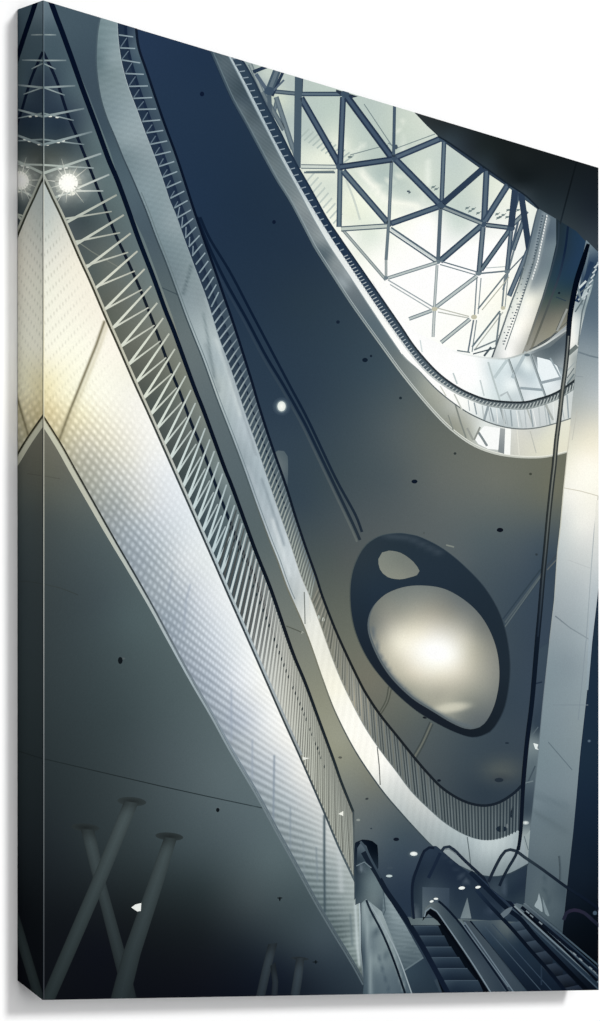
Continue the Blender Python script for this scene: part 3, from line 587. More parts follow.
Print('printed_downlight', 'fainter flat downlight lower down', r2).disc(389,876,3.2,1.3,(190,205,205),n=12).done()
fb = Print('printed_balcony', 'long slim balcony front sweeping down to the escalators')
fb.strip(FB_L, FB_R, [(105,30,122,142,147),(110,60,132,150,155),(100,60,104,124,130),(102,85,118,136,141),(115,70,128,146,150),(112,110,126,144,150),(130,110,142,159,164),(125,140,140,157,162),(125,155,118,136,142),(142,145,142,158,163),(145,190,132,150,156),(160,190,136,153,158),(155,215,128,146,152),(170,225,140,156,161),(162,240,122,140,146),(183,250,130,147,152),(175,275,118,134,140),(192,275,134,150,154),(190,300,138,153,158),(203,300,142,156,160),(195,330,162,176,179),(212,335,174,187,189),(210,360,166,180,184),(226,365,172,186,190),(215,385,176,188,188),(236,395,182,194,198),(230,420,166,180,184),(245,425,184,196,202),(243,455,154,168,174),(258,455,176,190,196),(255,485,158,172,179),(268,490,174,188,194),(268,520,172,184,190),(282,528,188,199,204),(280,555,190,201,204),(294,560,202,211,214),(295,595,186,194,194),(306,592,206,212,210),(311,620,228,230,222),(318,650,236,236,224),(328,650,232,232,220),(335,690,248,246,230),(345,705,250,249,238),(350,735,254,253,243),(368,740,252,251,242),(365,765,246,246,236),(380,765,250,250,243),(385,790,212,217,213),(400,785,215,219,216),(400,808,186,194,193),(415,800,204,209,206),(420,828,166,176,177),(432,818,186,194,194),(445,850,148,160,163),(450,832,172,184,186),(465,865,134,147,151),(470,842,172,185,188),(485,870,140,153,157),(485,848,184,196,198),(505,868,136,150,154),(505,845,180,192,194),(520,850,150,163,168),(522,835,158,171,175)], 320, 14,
   mods=[soft_line([(191,266),(187,280),(183,294)],1.2,(88,104,110),.8), soft_line([(203,313),(208,340),(214,378)],1.2,(116,132,136),.7), soft_line([(216,340),(228,372),(240,415)],2.4,(206,216,216),.6), soft_line([(206,300),(222,345)],1.5,(178,190,192),.5), soft_line([(222,350),(240,405),(256,455)],1.5,(138,150,156),.55),
         soft_line([(206,345),(218,390)],2.4,(120,134,138),.4), soft_line([(240,398),(262,452),(284,510)],2,(196,206,210),.5), soft_line([(248,468),(266,515)],2.2,(180,192,198),.5), soft_line([(262,480),(284,545)],1.4,(128,142,150),.6), soft_line([(272,520),(290,575)],2,(214,222,224),.6),
         lambda X, Y, C: C + (4.5 * np.sin((Y * 1.0 - X * .25) * 1.25) * np.clip((330 - Y) / 60, 0, 1))[:, None] + (3 * np.sin(X * .9 + Y * .12) * np.clip((Y - 330) / 60, 0, 1) * np.clip((900 - Y) / 60, 0, 1))[:, None]])
for p, w, c in (([(304,592),(304.5,608),(304.8,624)],1.1,(118,124,120)),([(377,747),(379,766),(380,785)],1.1,(104,108,104)),([(467,837),(469,852),(471,870)],1,(90,102,106)),([(309,597),(310,622)],.8,(216,218,210))):
    fb.line(p, w, c)
fb.line(FB_L, 1.4, [(80,98,108),(66,82,92),(56,70,80),(62,76,82),(70,84,90),(78,92,96),(112,114,102),(120,122,108),(70,80,82),(60,74,82),(56,70,80)])
fb.line([p for p in FB_R], 1.2, [(160,176,180),(170,184,188),(140,156,162),(160,174,180),(150,164,170),(160,168,168),(190,190,178),(160,168,168),(120,134,138),(96,108,114)])
fb.line([(x+2.6,y-.8) for x,y in FB_L if 190 < y < 600], .8, [(104,120,124),(110,126,130),(120,136,142),(120,134,140)])
fb.done()
rb = Print('printed_railing', 'slim baluster railing of the long middle balcony', fb)
rb.strip(FB_R, HB, [(123,40,42,58,78),(136,70,60,80,96),(133,45,74,92,106),(131,100,44,60,78),(150,98,66,84,98),(150,150,44,60,78),(172,165,70,88,100),(170,195,40,56,74),(190,215,66,82,96),(195,260,44,60,78),(210,265,66,82,94),(208,300,42,58,76),(232,330,70,86,98),(222,340,46,62,78),(240,390,60,76,90),(256,400,78,92,102),(262,450,66,82,92),(280,500,84,98,104),(295,540,96,106,108),(305,580,108,114,110),(318,600,116,120,112),(325,640,124,126,115),(340,660,130,131,118),(350,690,150,148,132),(365,715,150,148,133),(380,735,120,122,112),(400,760,108,112,106),(420,785,96,104,103),(445,805,86,96,98),(470,820,84,95,98),(490,822,78,89,94),(505,815,66,77,84),(515,808,58,70,80)], 260, 5,
   mods=[blob(357,700,9,12,(196,188,166),.45,.5)])
# darker half towards the balcony front
mid = [tuple(.58 * np.array(a) + .42 * np.array(b)) for a, b in zip(arclen(FB_R, 200), arclen(HB, 200))]
fbA = arclen(FB_R, 200)
rb.strip([tuple(p) for p in fbA[:88]], mid[:88], [(120,40,34,49,68),(150,140,36,51,70),(185,235,36,51,70),(215,310,42,57,74),(240,385,52,67,80),(250,420,62,77,88)], 100, 2)
rb.line(mid[:62], 3.0, [(24,38,60),(30,44,66),(34,48,66)]); rb.line(mid[61:84], 2.4, [(34,48,66),(50,64,78)])
Lp = [(118.6,35),(120,48),(121.5,60),(125,73.6),(128.5,86.5),(133,98.5),(137,109.6),(142,121.6),(146,133),(150,144.4),(154,155.6),(158.6,166.6),(162,177.5),(166,188),(170,198.4),(174,208),(177,218),(181,228),(185,238),(188.5,247),(192,256),(195.5,264.5),(199,273),(202,281.5),(205,290),(208,298.5),(211,307)]
Rp = [(133,37),(135,48.6),(140,63),(143.6,74.4),(147.6,86),(152,97.6),(156,109),(160,120),(163,130.5),(167,141),(170.6,151.6),(174,161.6),(177,171.6),(181,181.4),(184,191.2),(187.4,200.6),(190.6,210),(193,218.4),(196,227),(199.4,235.5),(202,244),(205,252.8),(208,261),(211,269),(213.4,277),(216,284.6),(218.4,292.2)]
for L_, R_ in zip(Lp, Rp):
    rb.line([L_, R_], 1.5, [(126,144,152),(172,188,194),(150,168,176)], w2=1.2)
for q in range(len(Lp) - 1):
    if q < 15: rb.line([(Lp[q+1][0]+.5, Lp[q+1][1]-1), (Lp[q][0]*.45+Rp[q][0]*.55, Lp[q][1]+3)], 1.0, (96,114,128))
    elif q < 20: rb.line([(Lp[q+1][0]+.5, Lp[q+1][1]-1), (Lp[q][0]*.6+Rp[q][0]*.4, Lp[q][1]-1)], 1.0, (126,144,156))
y1, y2, q = 315.0, 299.8, 0
while y1 < 600:
    x1 = float(at_y(FB_R, [y1])[0]); x2 = float(at_y(HB, [y2])[0]) - 1.4
    f_ = min(1, (y1 - 315) / 250)
    cc = (150 + 10 * f_, 166 + 2 * f_, 174 - 14 * f_)
    rb.line([(x1, y1), ((x1 + x2) / 2 - .3, (y1 + y2) / 2), (x2, y2)], 1.7 - .3 * f_, [cc, (cc[0]-4,cc[1]-4,cc[2]-4), (106,122,132)], w2=1.1)
    xm = x1 * .45 + x2 * .55; ym = y1 * .45 + y2 * .55
    if y1 < 520: rb.line([(xm+.8, ym + 1.5), (xm + 2.0, ym + 5)], 1.5, (30,44,60))
    st = 8.2 - 3.6 * f_; y1 += st; y2 += st - .12; q += 1
fx = [a[0] for a in FB_R]; fy = [a[1] for a in FB_R]; hx = [a[0] for a in HB]; hy = [a[1] for a in HB]
x = 312.0; q = 0
while x < 519:
    yb = float(np.interp(x, fx, fy)); xt = min(524, x + float(np.interp(x, [312,325,340,360,410,466,515], [7,4.5,1.5,-2.5,-4.5,-1.2,1])))
    yt = float(np.interp(xt, hx, hy))
    f_ = np.interp(x, [312,350,380,420,470,515], [0,.15,.55,.85,.95,1.05])
    lc = np.array((150,150,138))*(1-f_) + np.array((100,112,116))*f_; dc = np.array((100,103,96))*(1-f_) + np.array((48,60,68))*f_
    lc = lc * .97 + 16*math.exp(-((x-358)/12)**2); dc = dc + 20*math.exp(-((x-358)/12)**2)
    j = ((q*37) % 7 - 3) * 2.0
    rb.line([(x, yb), ((x+xt)/2, (yb+yt)/2), (xt, yt)], 1.2, [lc+j, lc+j, lc*.9]); 
    if q % 3 != 2 or x > 440: rb.line([(x+1.5, yb+.8), ((x+xt)/2+1.5, (yb+yt)/2+.8), (xt+1.5, yt+1)], 1.2, [dc+j, dc+j, dc])
    x += float(np.interp(x, [312,360,420,520], [2.3,2.6,3.0,3.1])); q += 1
rb.disc(323,619.5,1.8,2.2,(196,202,192),n=10); rb.disc(318.5,617,1,2,(180,188,180),n=8)
rb.disc(512,812,1.6,6,(34,46,58),.2,n=10); rb.disc(501,829,5.5,3.2,(30,42,54),n=10); rb.disc(507,826,1,2.5,(110,120,124),n=8)
rb.line(HB, [2.6]*len(HB), [(18,28,44),(10,20,38),(10,20,38),(12,22,40),(14,24,40),(20,28,38),(28,32,34),(26,32,38),(24,34,46)])
rb.done()
# dark shade line of the ceiling edge right of the handrail top
# ---- big railing of the near balcony
r1 = Print('printed_landing', 'shaded landing behind the near railing')
r1.fill([(40,-6),(48,-4),(67,44),(88,94),(110,152),(125,200),(144,240),(172,316),(191,378),(221,456),(245,522),(271,590),(305,683),(333,759),(353,812),(356,885),(338,848),(301,760),(250,643),(205,538),(165,448),(125,355),(85,268),(53,200),(43,182),(40,180)],
  [(45,15,96,114,124),(50,28,78,96,106),(60,45,70,88,98),(44,60,66,84,94),(48,80,50,64,78),(46,110,44,58,72),(60,125,38,52,66),(46,135,48,62,72),(65,85,70,88,98),(80,100,76,93,102),(70,120,48,62,76),(90,135,84,101,107),(75,150,62,76,82),(100,170,88,106,110),(50,155,66,74,72),(90,190,82,98,102),(112,205,90,106,108),(80,218,60,72,76),(70,225,70,80,84),(95,240,82,92,92),(110,260,100,108,104),(128,250,96,110,112),(92,270,84,94,92),(115,300,98,103,96),(145,290,108,120,118),(110,315,92,98,90),(130,340,102,106,97),(160,330,120,126,118),(150,370,96,100,92),(160,400,84,92,87),(180,380,116,122,112),(195,410,118,126,120),(175,440,80,88,86),(195,470,76,88,88),(220,470,122,136,136),(210,520,68,82,88),(240,545,98,114,118),(230,580,62,78,86),(252,560,110,126,130),(245,615,78,92,96),(265,600,112,124,126),(262,640,100,112,114),(270,665,165,170,164),(285,660,128,134,126),(288,715,172,172,162),(310,720,136,138,128),(310,770,142,143,133),(330,770,126,130,120),(335,820,126,130,124),(345,860,120,126,124),(345,810,130,132,124)], 6,
  mods=[blob(68,183,26,22,(150,156,150),.62), blob(68,183,15,14,(205,208,200),.8),
        lambda X, Y, C: C + (np.clip(np.cos(np.arctan2(Y-183, X-68)*14), 0, 1)**3 * 46 * np.exp(-(np.hypot(X-68, Y-183)/20)**2))[:, None]])
r1.line([(72,238),(92,252),(118,267)], .9, (120,126,118))
r1.done()
ra = Print('printed_railing', 'tall zigzag baluster railing of the near balcony', r1)
ra.line(B2, [3.0]*len(B2), [(16,26,44),(14,24,42),(16,24,38),(20,28,38),(18,28,42),(16,28,44),(24,36,48),(60,70,74)])
S = [((43,34.8),(56,35),1.3,1.3),((38,60.6),(66,60.5),1.6,1.4),((43,63.5),(55.5,69.3),1.2,1.2),((38,88),(75,85.8),2.2,1.6),((43,87.5),(64.5,95.3),1.5,1.1),((38,117.5),(84,108.6),2.5,1.6),((44,113.5),(73.5,120.5),1.4,1.1),((43,145),(92,131.8),2.8,1.7),((43,139.5),(84,144.6),1.6,1.1),((43,173.3),(101,153.6),2.8,1.8),((43,165),(93.5,168.2),2,1.1),
     ((53,198.5),(109,174.6),2.6,1.8),((56,191.5),(103,191),1.7,1.1)]
for p_, q_, w1, w2 in S: ra.line([p_, ((p_[0]+q_[0])/2,(p_[1]+q_[1])/2), q_], w1, [(120,136,138),(146,160,162),(110,126,132)] if p_[1] < 150 else [(170,180,172),(176,186,180),(150,164,166)], w2=w2)
for x, y in ((50,116.5),(57,117.5),(47,145),(58,142.5),(66,168),(60,169),(63,141)): ra.disc(x, y, 1.9, .8, (226,230,222), n=8)
tops = [(116.5,195),(123.6,215),(130.4,233.4),(137.2,251.2),(144.4,269),(151.2,286),(157,303),(163,318),(169,333.6),(174.6,349),(180,362.3),(185.4,376),(190.6,390),(195.2,403),(200.2,416),(205,428.2),(209.6,439.5),(214.2,451),(218.4,462.2),(222.4,473.6),(226.3,484.6),(230.4,495),(234.4,505),(238,514.4),(242,523.4)]
bots = [(66.5,223),(76,245),(86,268.3),(95,289),(104.5,310.5),(113,329),(122,347.5),(129.5,365.5),(137.4,383),(144.2,399),(151,415),(157.4,429),(164,445),(171,459),(177,473.5),(183,487.5),(188,499),(193,510),(198,521),(203,532),(207.5,543),(212.5,553.5),(217.5,563.5),(222,574),(227,585)]
yb = 585.0
while yb < 880:
    yb += float(np.interp(yb, [585,645,720,800,881], [10.2,8.0,5.6,4.5,3.8])); yt = yb - float(np.interp(yb, [585,640,720,881], [61.6,66,68,68.5]))
    tops.append((float(at_y(B1, [yt])[0]) - 2.2, yt)); bots.append((0, yb))
bots = [(float(at_y(A_UP, [b_[1]])[0]) + 2.0, b_[1]) for b_ in bots]
for q, (t, b_) in enumerate(zip(tops, bots)):
    y = b_[1]
    c = [np.interp(y, [200,290,400,480,560,640,720,800,880], v) for v in ([176,216,222,206,190,214,204,178,158],[184,219,228,220,208,219,206,182,164],[174,204,214,218,212,216,196,170,156])]
    w = float(np.interp(y, [200,300,450,600,760], [2.9,2.8,2.4,2.3,1.8]))
    mid_ = ((t[0]+b_[0])/2, (t[1]+b_[1])/2)
    ra.line([b_, mid_, t], w, [c, c, [v*.86 for v in c]], w2=w*.62)
    if q < 24:
        kx = np.interp(q, [0,2,8,12,20,33], [-5,-2.5,-3,-4,-5,-5]); ky = np.interp(q, [0,2,8,12,20,33], [16.5,19,24,27,31,36])
        e_ = (t[0]+kx, t[1]+ky); off = np.interp(q,[0,3,10],[-1.5,-.8,.6])
        ra.line([(b_[0]+off, b_[1]-4+min(q,4)), e_], 1.9, [c, [v*.93 for v in c], [v*.85 for v in c]], w2=1.3)
    if q >= 22 and q < len(tops) - 1:
        b2 = bots[q+1]; t2 = tops[q+1]; bd = ((b_[0]+b2[0])/2, (b_[1]+b2[1])/2); td = ((t[0]+t2[0])/2, (t[1]+t2[1])/2)
        kd = float(np.interp(b_[1], [560,620,650,690,760,880], [.36,.38,.5,.7,.62,.64])); wd = float(np.interp(b_[1], [560,640,700,760], [2.3,2.0,1.4,1.2])); dc = [v*kd for v in c]
        ra.line([bd, ((bd[0]+td[0])/2, (bd[1]+td[1])/2), td], wd, [[v*(1.25 if b_[1] > 640 and b_[1] < 740 else 1) for v in dc], dc, [v*1.2 for v in dc]], w2=wd*.75)
        if q < 60:
            f0 = .36; ra.disc(td[0]*(1-f0)+bd[0]*f0, td[1]*(1-f0)+bd[1]*f0, .9, 2.2, (40,50,54), .2, n=6)
ra.line([(x+2.6,y-.6) for x,y in A_UP if y < 760], [2.2]*len([1 for x,y in A_UP if y < 760]), [(150,158,150),(190,190,174),(196,196,178),(190,194,186),(176,190,194),(170,182,186),(150,158,160)])
ra.fill([(309,758),(311,757.5),(303.5,760),(302,757)], (232,234,226)); ra.fill([(338,814),(343,811),(343,816)], (240,242,232))
ra.done()
sun = Print('printed_starburst', 'starburst lamp glowing behind the near railing', r1)
for q in range(16):
    an = q * PI / 8 + .12; L_ = 15 + 5 * (q % 3)
    sun.line([(68+7*math.cos(an),183+7*math.sin(an)),(68+L_*math.cos(an),183+L_*math.sin(an))], 1.2, [(240,242,232),(150,156,148)], w2=.4)
sun.disc(68,183,13.5,13,(255,255,248),edge=(160,166,158),n=32,rings=4); sun.disc(68,183,9.6,9.3,(255,255,252),edge=(255,255,246),n=28); sun.disc(71,193.5,4,2.2,(232,234,222),n=12)
for p in ([(58,196),(70,193)],[(78,188),(109,174.6)],[(76,191),(103,191)]): sun.line(p, 1.8, [(222,226,216),(160,172,170)], w2=1.2)
sun.done()
band = Print('printed_handrail', 'broad dark handrail of the near balcony', r1)
yy = np.array([p[1] for p in B1])
band.line(B1, np.interp(yy, [0,20,100,200,300,420,560,700,812], [5.2,5.2,5.0,4.8,4.4,4.0,3.7,3.1,2.6]), [(6,16,36),(6,16,34),(8,18,36),(8,20,38),(10,20,36),(10,18,32),(12,20,32),(20,26,34),(28,36,42),(40,50,54)])
band.line([(353,811),(353.5,830),(354.5,884)], 1.8, [(60,70,74),(84,94,96),(80,92,96)])
band.done()

# ---- near balcony front with perforated panels
fa = Print('printed_balcony', 'broad perforated white balcony front of the near floor')
samp = [(48,205,184,192,188),(60,225,208,210,200),(46,230,200,206,198),(52,255,226,226,214),(75,262,240,236,220),(48,290,240,240,224),(62,300,246,244,228),(48,350,250,248,228),(75,340,253,252,234),(95,310,247,242,226),(110,350,253,249,235),(48,385,240,232,192),(60,395,246,240,206),(75,390,250,248,222),(50,412,220,208,166),(60,425,214,205,170),(65,438,200,194,164),(80,415,238,232,200),(95,400,252,250,230),(110,385,252,251,236),(128,372,246,244,230),(135,400,246,245,236),(85,445,206,203,184),(92,462,188,188,174),(105,440,226,223,204),(120,420,244,242,228),(150,430,246,246,240),(110,480,190,193,186),(100,482,178,181,172),(130,460,226,226,216),(150,465,234,236,234),(160,455,240,242,240),(120,500,176,182,180),(140,500,206,210,208),(170,480,230,235,238),(115,518,160,168,170),(135,530,172,182,188),(160,510,214,220,224),(190,515,226,233,237),(140,560,159,170,178),(160,560,179,189,195),(185,560,217,223,226),(205,560,227,233,234),(160,600,161,172,180),(180,600,177,187,195),(200,600,209,216,222),(222,600,231,236,238),(170,620,155,167,177),(195,640,179,189,198),(215,640,207,215,222),(240,640,233,238,239),(190,668,155,166,177),(215,680,179,189,199),(240,680,225,230,234),(262,690,241,243,240),(215,712,157,168,178),(240,720,181,190,200),(265,725,227,231,232),(285,740,239,240,236),(235,745,161,171,178),(255,770,167,177,184),(280,765,205,211,214),(300,775,227,229,226),(270,805,151,163,168),(290,800,181,190,194),(310,800,209,213,212),(290,840,141,153,157),(310,835,167,177,179),(328,840,191,198,197),(310,875,125,139,142),(325,868,147,159,161),(338,865,165,175,175),(350,885,161,172,171),(325,905,105,120,123),(345,910,135,148,149),(357,910,151,164,162),(338,938,93,108,110),(348,930,117,131,132),(357,940,151,165,164),(352,960,111,126,126),(359,970,97,110,110)]
UP2 = [p for p in A_UP if p[1] < 884] + [(358,890),(359.5,915),(360,940),(361,965),(363,984)]
LOW2 = [(36,404)] + A_LOW[1:]
na, nb = 720, 104
low = arclen(LOW2, na + 1)
up0 = [(43,182)] + [p for p in UP2 if p[1] > 183]
ax = np.array([p[1] for p in LOW2]); 
def center(y): return .5 * (at_y(LOW2, y) + at_y(UP2, y))
YC = np.linspace(150, 990, 600)
def fam(X, Y, m_of, V_of, damp):
    # lines crossing the balcony front: phase of the line through each point
    XC = np.interp(YC, [180,230,418,570,740,880,985], [35,44,100,176,256,330,364])
    dXC = np.gradient(XC, YC); mm = m_of(YC); ph = np.concatenate([[0], np.cumsum(((1 - mm * dXC) / V_of(YC))[:-1] * np.diff(YC))])
    y0 = Y.copy()
    for _ in range(90):
        g_ = Y - y0 - np.interp(y0, YC, mm) * (X - np.interp(y0, YC, XC)); y0 += damp * g_
    return np.interp(y0, YC, ph)
def perf(X, Y, C):
    p1 = fam(X, Y, lambda y: np.interp(y, [420,520,600,660,730,800,850,880,940], [1.06,1.05,1.0,.84,.70,.52,.24,.06,-.1]), lambda y: np.interp(y, [400,450,520,590,660,800,880,960], [8.4,8.9,9.1,8.3,7.6,7.0,5.9,4.8]), .5)
    p2 = fam(X, Y, lambda y: np.interp(y, [400,520,590,660,740], [-2.0,-2.1,-2.8,-4,-4.5]), lambda y: np.interp(y, [400,450,520,590,660,740], [16,16.5,14.5,13.6,13.4,13]), .22)
    c1 = np.cos(2 * PI * p1); c2 = np.cos(2 * PI * p2)
    u = (X - at_y(LOW2, Y)) / np.maximum(4, at_y(UP2, Y) - at_y(LOW2, Y))
    dots_ = (.5 + .5 * c1) * (.5 + .5 * c2)
    d = np.interp(Y, [380,430,640,700,745], [0,1,1,.6,0])
    C = C + (d * (38 * dots_ - 11) * np.clip(1.2 - 1.0 * u, .12, 1))[:, None]
    # streaky rows in the middle of the band
    m = np.interp(Y, [360,430,560,640,720], [0,.9,1,.8,.4]) * np.exp(-((u - .42) / .26) ** 2)
    C = C + (m * 9 * c1)[:, None]
    st = np.interp(Y, [620,700,760,900,985], [0,.8,1.15,1.2,.7])
    C = C + (st * 14.5 * c1 * np.clip(1.15 - .8 * u, 0, 1))[:, None]
    # little dark slots of the upper part
    r = np.cos(2 * PI * (Y * .80 + X * .86) / 11.0); t = np.cos(2 * PI * (X - Y * .16) / 3.5)
    k_ = np.interp(Y, [205,240,330,400,470], [0,1,.8,.5,.2])
    C = C - (k_ * 62 * np.clip(r - .3, 0, 1) * np.clip(t, 0, 1) * np.interp(u, [0,.5,1], [1,.75,.15]))[:, None]
    return C
PH = np.linspace(0, 1, nb + 1)
def aface(ys, xs_lo, xs_hi, cells, w):
    XX = xs_lo[:, None] * (1 - PH) + xs_hi[:, None] * PH; YY = np.repeat(ys[:, None], nb + 1, 1)
    XY = np.stack([XX, YY], -1).reshape(-1, 2); C = fieldA(XY[:, 0], XY[:, 1]); C = perf(XY[:, 0], XY[:, 1], C)
    for m in seamA: C = m(XY[:, 0], XY[:, 1], C)
    fa.grid(XY, nb + 1, C)
fieldA = field(samp)
seamA = [soft_line([(104,322),(96,345),(84,375),(70,410),(59,440)],1.3,(104,98,72),.95), soft_line([(107,325),(99,348),(88,376),(74,410),(62,440)],2.0,(190,182,150),.4),
         soft_line([(172,572),(168,592)],1,(140,152,166),.5), soft_line([(190,585),(186,600),(183,632)],1,(146,158,174),.5), soft_line([(231,690),(231,740)],1.2,(150,162,178),.5), soft_line([(252,740),(252,778)],1,(150,162,176),.6), soft_line([(274,756),(273,820)],1,(128,142,156),.8), soft_line([(290,808),(290,848)],.9,(130,144,154),.6),
         soft_line([(316,848),(317,880)],1,(120,134,142),.6), soft_line([(303,840),(304,875)],1,(136,150,158),.4), soft_line([(324,816),(324,860),(324.5,912)],1.2,(66,82,90),.95), soft_line([(339,850),(341,890)],3,(200,208,210),.45), soft_line([(350,915),(352,945)],1.3,(96,112,118),.5), soft_line([(355,905),(357,945),(359,965)],1.6,(196,208,210),.7)]
ys = np.concatenate([np.linspace(180, 884, 660), np.linspace(885, 985, 90)])
lo = np.where(ys < 404, 36.0, at_y(LOW2, ys)); hi = at_y(UP2, ys)
lo = np.minimum(lo, hi - .01)
aface(ys, lo, hi, None, None)
fa.line([(x+.2,y-.4) for x,y in A_UP], [2.0]*len(A_UP), [(60,66,60),(58,60,50),(62,62,50),(60,64,58),(60,70,72),(54,64,70),(60,70,76),(58,68,72),(60,72,78),(80,94,100)])
fa.line([(355,882),(358.5,889),(359.6,915),(360,950),(363.5,984)], 1.4, [(120,134,140),(170,184,188),(176,190,194),(150,164,168),(60,74,84)])
fa.done()
sfa = Print('printed_soffit', 'dark underside of the near balcony fading to black')
sfa.fill(LOW2[:-1] + [(364,985),(366,1002),(38,1004),(36,404)], [(46,438,108,108,97),(60,470,98,100,91),(48,470,96,98,88),(50,520,72,80,79),(75,500,90,97,93),(100,540,78,90,92),(60,600,58,68,71),(100,600,66,78,82),(130,620,76,91,94),(60,700,50,60,63),(120,660,66,79,82),(120,720,58,70,73),(180,700,78,92,95),(160,760,70,82,86),(220,780,88,102,106),(60,780,42,51,54),(110,790,52,62,65),(60,850,33,40,44),(100,850,42,51,54),(180,850,60,72,76),(240,830,82,96,101),(270,860,84,99,103),(60,920,18,22,26),(130,920,22,27,30),(60,980,14,17,22),(200,890,42,52,55),(200,930,26,32,36),(250,900,62,73,77),(300,900,66,80,85),(320,940,60,73,81),(340,970,44,56,66),(290,945,46,57,64),(280,970,24,32,43),(200,980,16,19,26),(240,950,26,33,40),(130,980,14,17,23),(100,950,15,18,25),(300,985,24,32,42),(355,985,42,54,64)], 8)
sfa.line([(40,758),(100,772),(160,786),(210,797),(262,808)], 1.1, [(34,42,44),(36,44,46),(42,52,55),(52,64,68)])
sfa.line([(43,584),(60,588),(78,595)], .9, (56,64,64)); sfa.line([(44,476),(60,479)], .8, (84,86,78)); sfa.line([(250,806),(257,806.5)],.8,(66,80,84))
for x, y, rx, ry in ((120,660.5,2.4,3.6),(217.5,810,1.8,2.2),(279.5,899,.9,2.2),(279.5,898,2.8,.7),(315.5,962,.9,2),(315,962,3,.6)): sfa.disc(x, y, rx, ry, (16,22,26), n=10)
sfa.disc(123,658.5,2,1,(84,94,96),n=8); sfa.disc(219,808,2,.8,(88,100,104),n=8)
sfa.done()
trim_a = Print('printed_edge_strip', 'pale edge strip under the perforated balcony front', fa)
LA = [p for p in A_LOW if p[1] < 988]
wA = np.interp([p[1] for p in LA], [418,460,520,590,660,900,985], [4.6,4.7,4.2,2.9,2.1,1.7,1.6])
trim_a.line([(x-(2.3 if y<480 else 2.3-min(1.1,(y-480)/120)),y+1.3-min(.5,max(0,y-480)/200)) for x,y in LA], wA, [(196,196,174),(190,192,176),(182,190,184),(168,182,188),(140,154,160),(110,124,130),(96,110,116),(84,98,106)])
trim_a.line([(x+1.0,y-.4) for x,y in LA], [1.7]*len(LA), [(60,58,44),(44,48,42),(46,54,56),(110,122,130),(130,144,154),(100,114,122),(84,98,106),(70,84,92)])
trim_a.done()

# ---- crossing posts in the dark hall
def post(label, top, L_, R_, ct, cb, wrap_=True):
    pr = Print('printed_post', label, sfa)
    if top: pr.disc(top[0], top[1], top[2], top[3], tuple(v * .48 for v in ct), .08, edge=tuple(v*.66 for v in ct), n=20, rings=2)
    def shade(X, Y, C):
        xl = at_y(L_, Y); xr = at_y(R_, Y); t = np.clip((X - xl) / np.maximum(xr - xl, 1), 0, 1)
        v = np.clip((Y - L_[0][1]) / (L_[-1][1] - L_[0][1]), 0, 1)[:, None]
        k = np.interp(t, [0, .15, .5, .8, 1], [.72, .88, 1.0, .93, .8])[:, None]
        k = k * (1 - .28 * np.exp(-((Y - L_[0][1]) / 9) ** 2))[:, None]
        return (np.array(ct) * (1 - v) + np.array(cb) * v) * k
    pr.strip(L_, R_, (50, 60, 62), 60, 8, mods=[shade])
    pr.done()
post('post leaning left behind the first, under a round cap', (85,827.5,14,4), [(80.5,829),(90,868),(100,905),(117.5,975),(123,999)], [(94,830),(106,885),(124,950),(132,980),(137,1002)], (66,77,79), (37,45,48))
post('longest slanting post, lit along its length', (131.5,801.5,14.5,4.5), [(124,801),(90,884),(58,958),(40,1000)], [(138,803),(104,886),(72,960),(54,1001)], (74,86,88), (40,49,51))
post('slanting post beside the small wall light', (169,836.5,14,4), [(164,837),(146,888),(122,955),(110,1000)], [(176.5,839),(161.5,888),(140,955),(129,1000)], (70,82,84), (41,50,53))
post('short dim post under the soffit, leaning right', None, [(268,944),(262,968),(255.5,997)], [(277,943),(271,968),(264.5,997)], (56,67,74), (42,51,58))
post('thin dim post crossing behind the short one', None, [(270,966),(272,982),(271,997)], [(275,962),(278,982),(277,997)], (46,56,63), (36,44,52))
post('dim post with a round cap near the balcony foot', (299.5,958.5,9,1.8), [(296,958),(293,978),(290,997)], [(304,958),(302,978),(299,997)], (62,74,82), (46,56,64))
wl = Print('printed_wall_light', 'small white light between the slanting posts', sfa)
wl.fill([(131,907.5),(135,904.5),(141,903),(140.5,911),(137,911.5)], (232,236,232)); wl.done()

# ---- escalators
es = Print('printed_escalator', 'left escalator with pale steel side and black handrail')
es.fill(smooth([(354,900),(354,850),(356,842),(362,839.5),(372,841),(377,845),(378,868),(376,872)]), [(360,850,20,30,42),(370,850,10,18,28),(358,880,50,64,74),(374,868,30,42,54)], 6)
es.fill([(355,905),(357,848),(361,842),(366,846),(372,862),(384,886),(384,915),(366,900)], [(360,848,78,92,102),(358,870,44,57,67),(362,862,48,62,72),(366,870,70,85,93),(370,885,100,116,121),(364,880,78,93,100),(378,892,100,116,121),(362,895,74,89,96),(375,902,98,113,118),(357,888,50,65,75),(381,905,80,95,103)], 4, mods=[blob(361,868,2,3,(150,164,172),.8), blob(375,860,2.5,2.5,(120,134,144),.7)])
es.fill([(361,903),(366,899),(382,912),(394,940),(407,971),(416,1000),(362,1000),(363.5,984),(361,940)], [(363,908,120,136,140),(364,930,104,120,126),(364,960,66,82,92),(368,985,76,92,101),(368,905,130,146,150),(372,925,130,146,150),(376,920,140,155,158),(376,950,112,128,134),(385,950,120,136,140),(384,975,96,112,120),(390,990,86,102,111),(395,960,104,120,126),(370,960,108,124,130),(405,990,74,90,100)], 3,
   mods=[blob(376,932,3.5,6,(66,82,92),.7,.5), blob(372,916,2.5,5,(84,100,108),.6,.4), blob(386,955,3,6,(70,86,96),.6,.4), soft_line([(364,905),(367,930),(369,960),(371,998)],2.2,(160,175,178),.6), soft_line([(378,915),(392,950),(404,990)],1.6,(158,173,176),.6), soft_line([(378,955),(390,996)],1,(60,76,88),.6)])
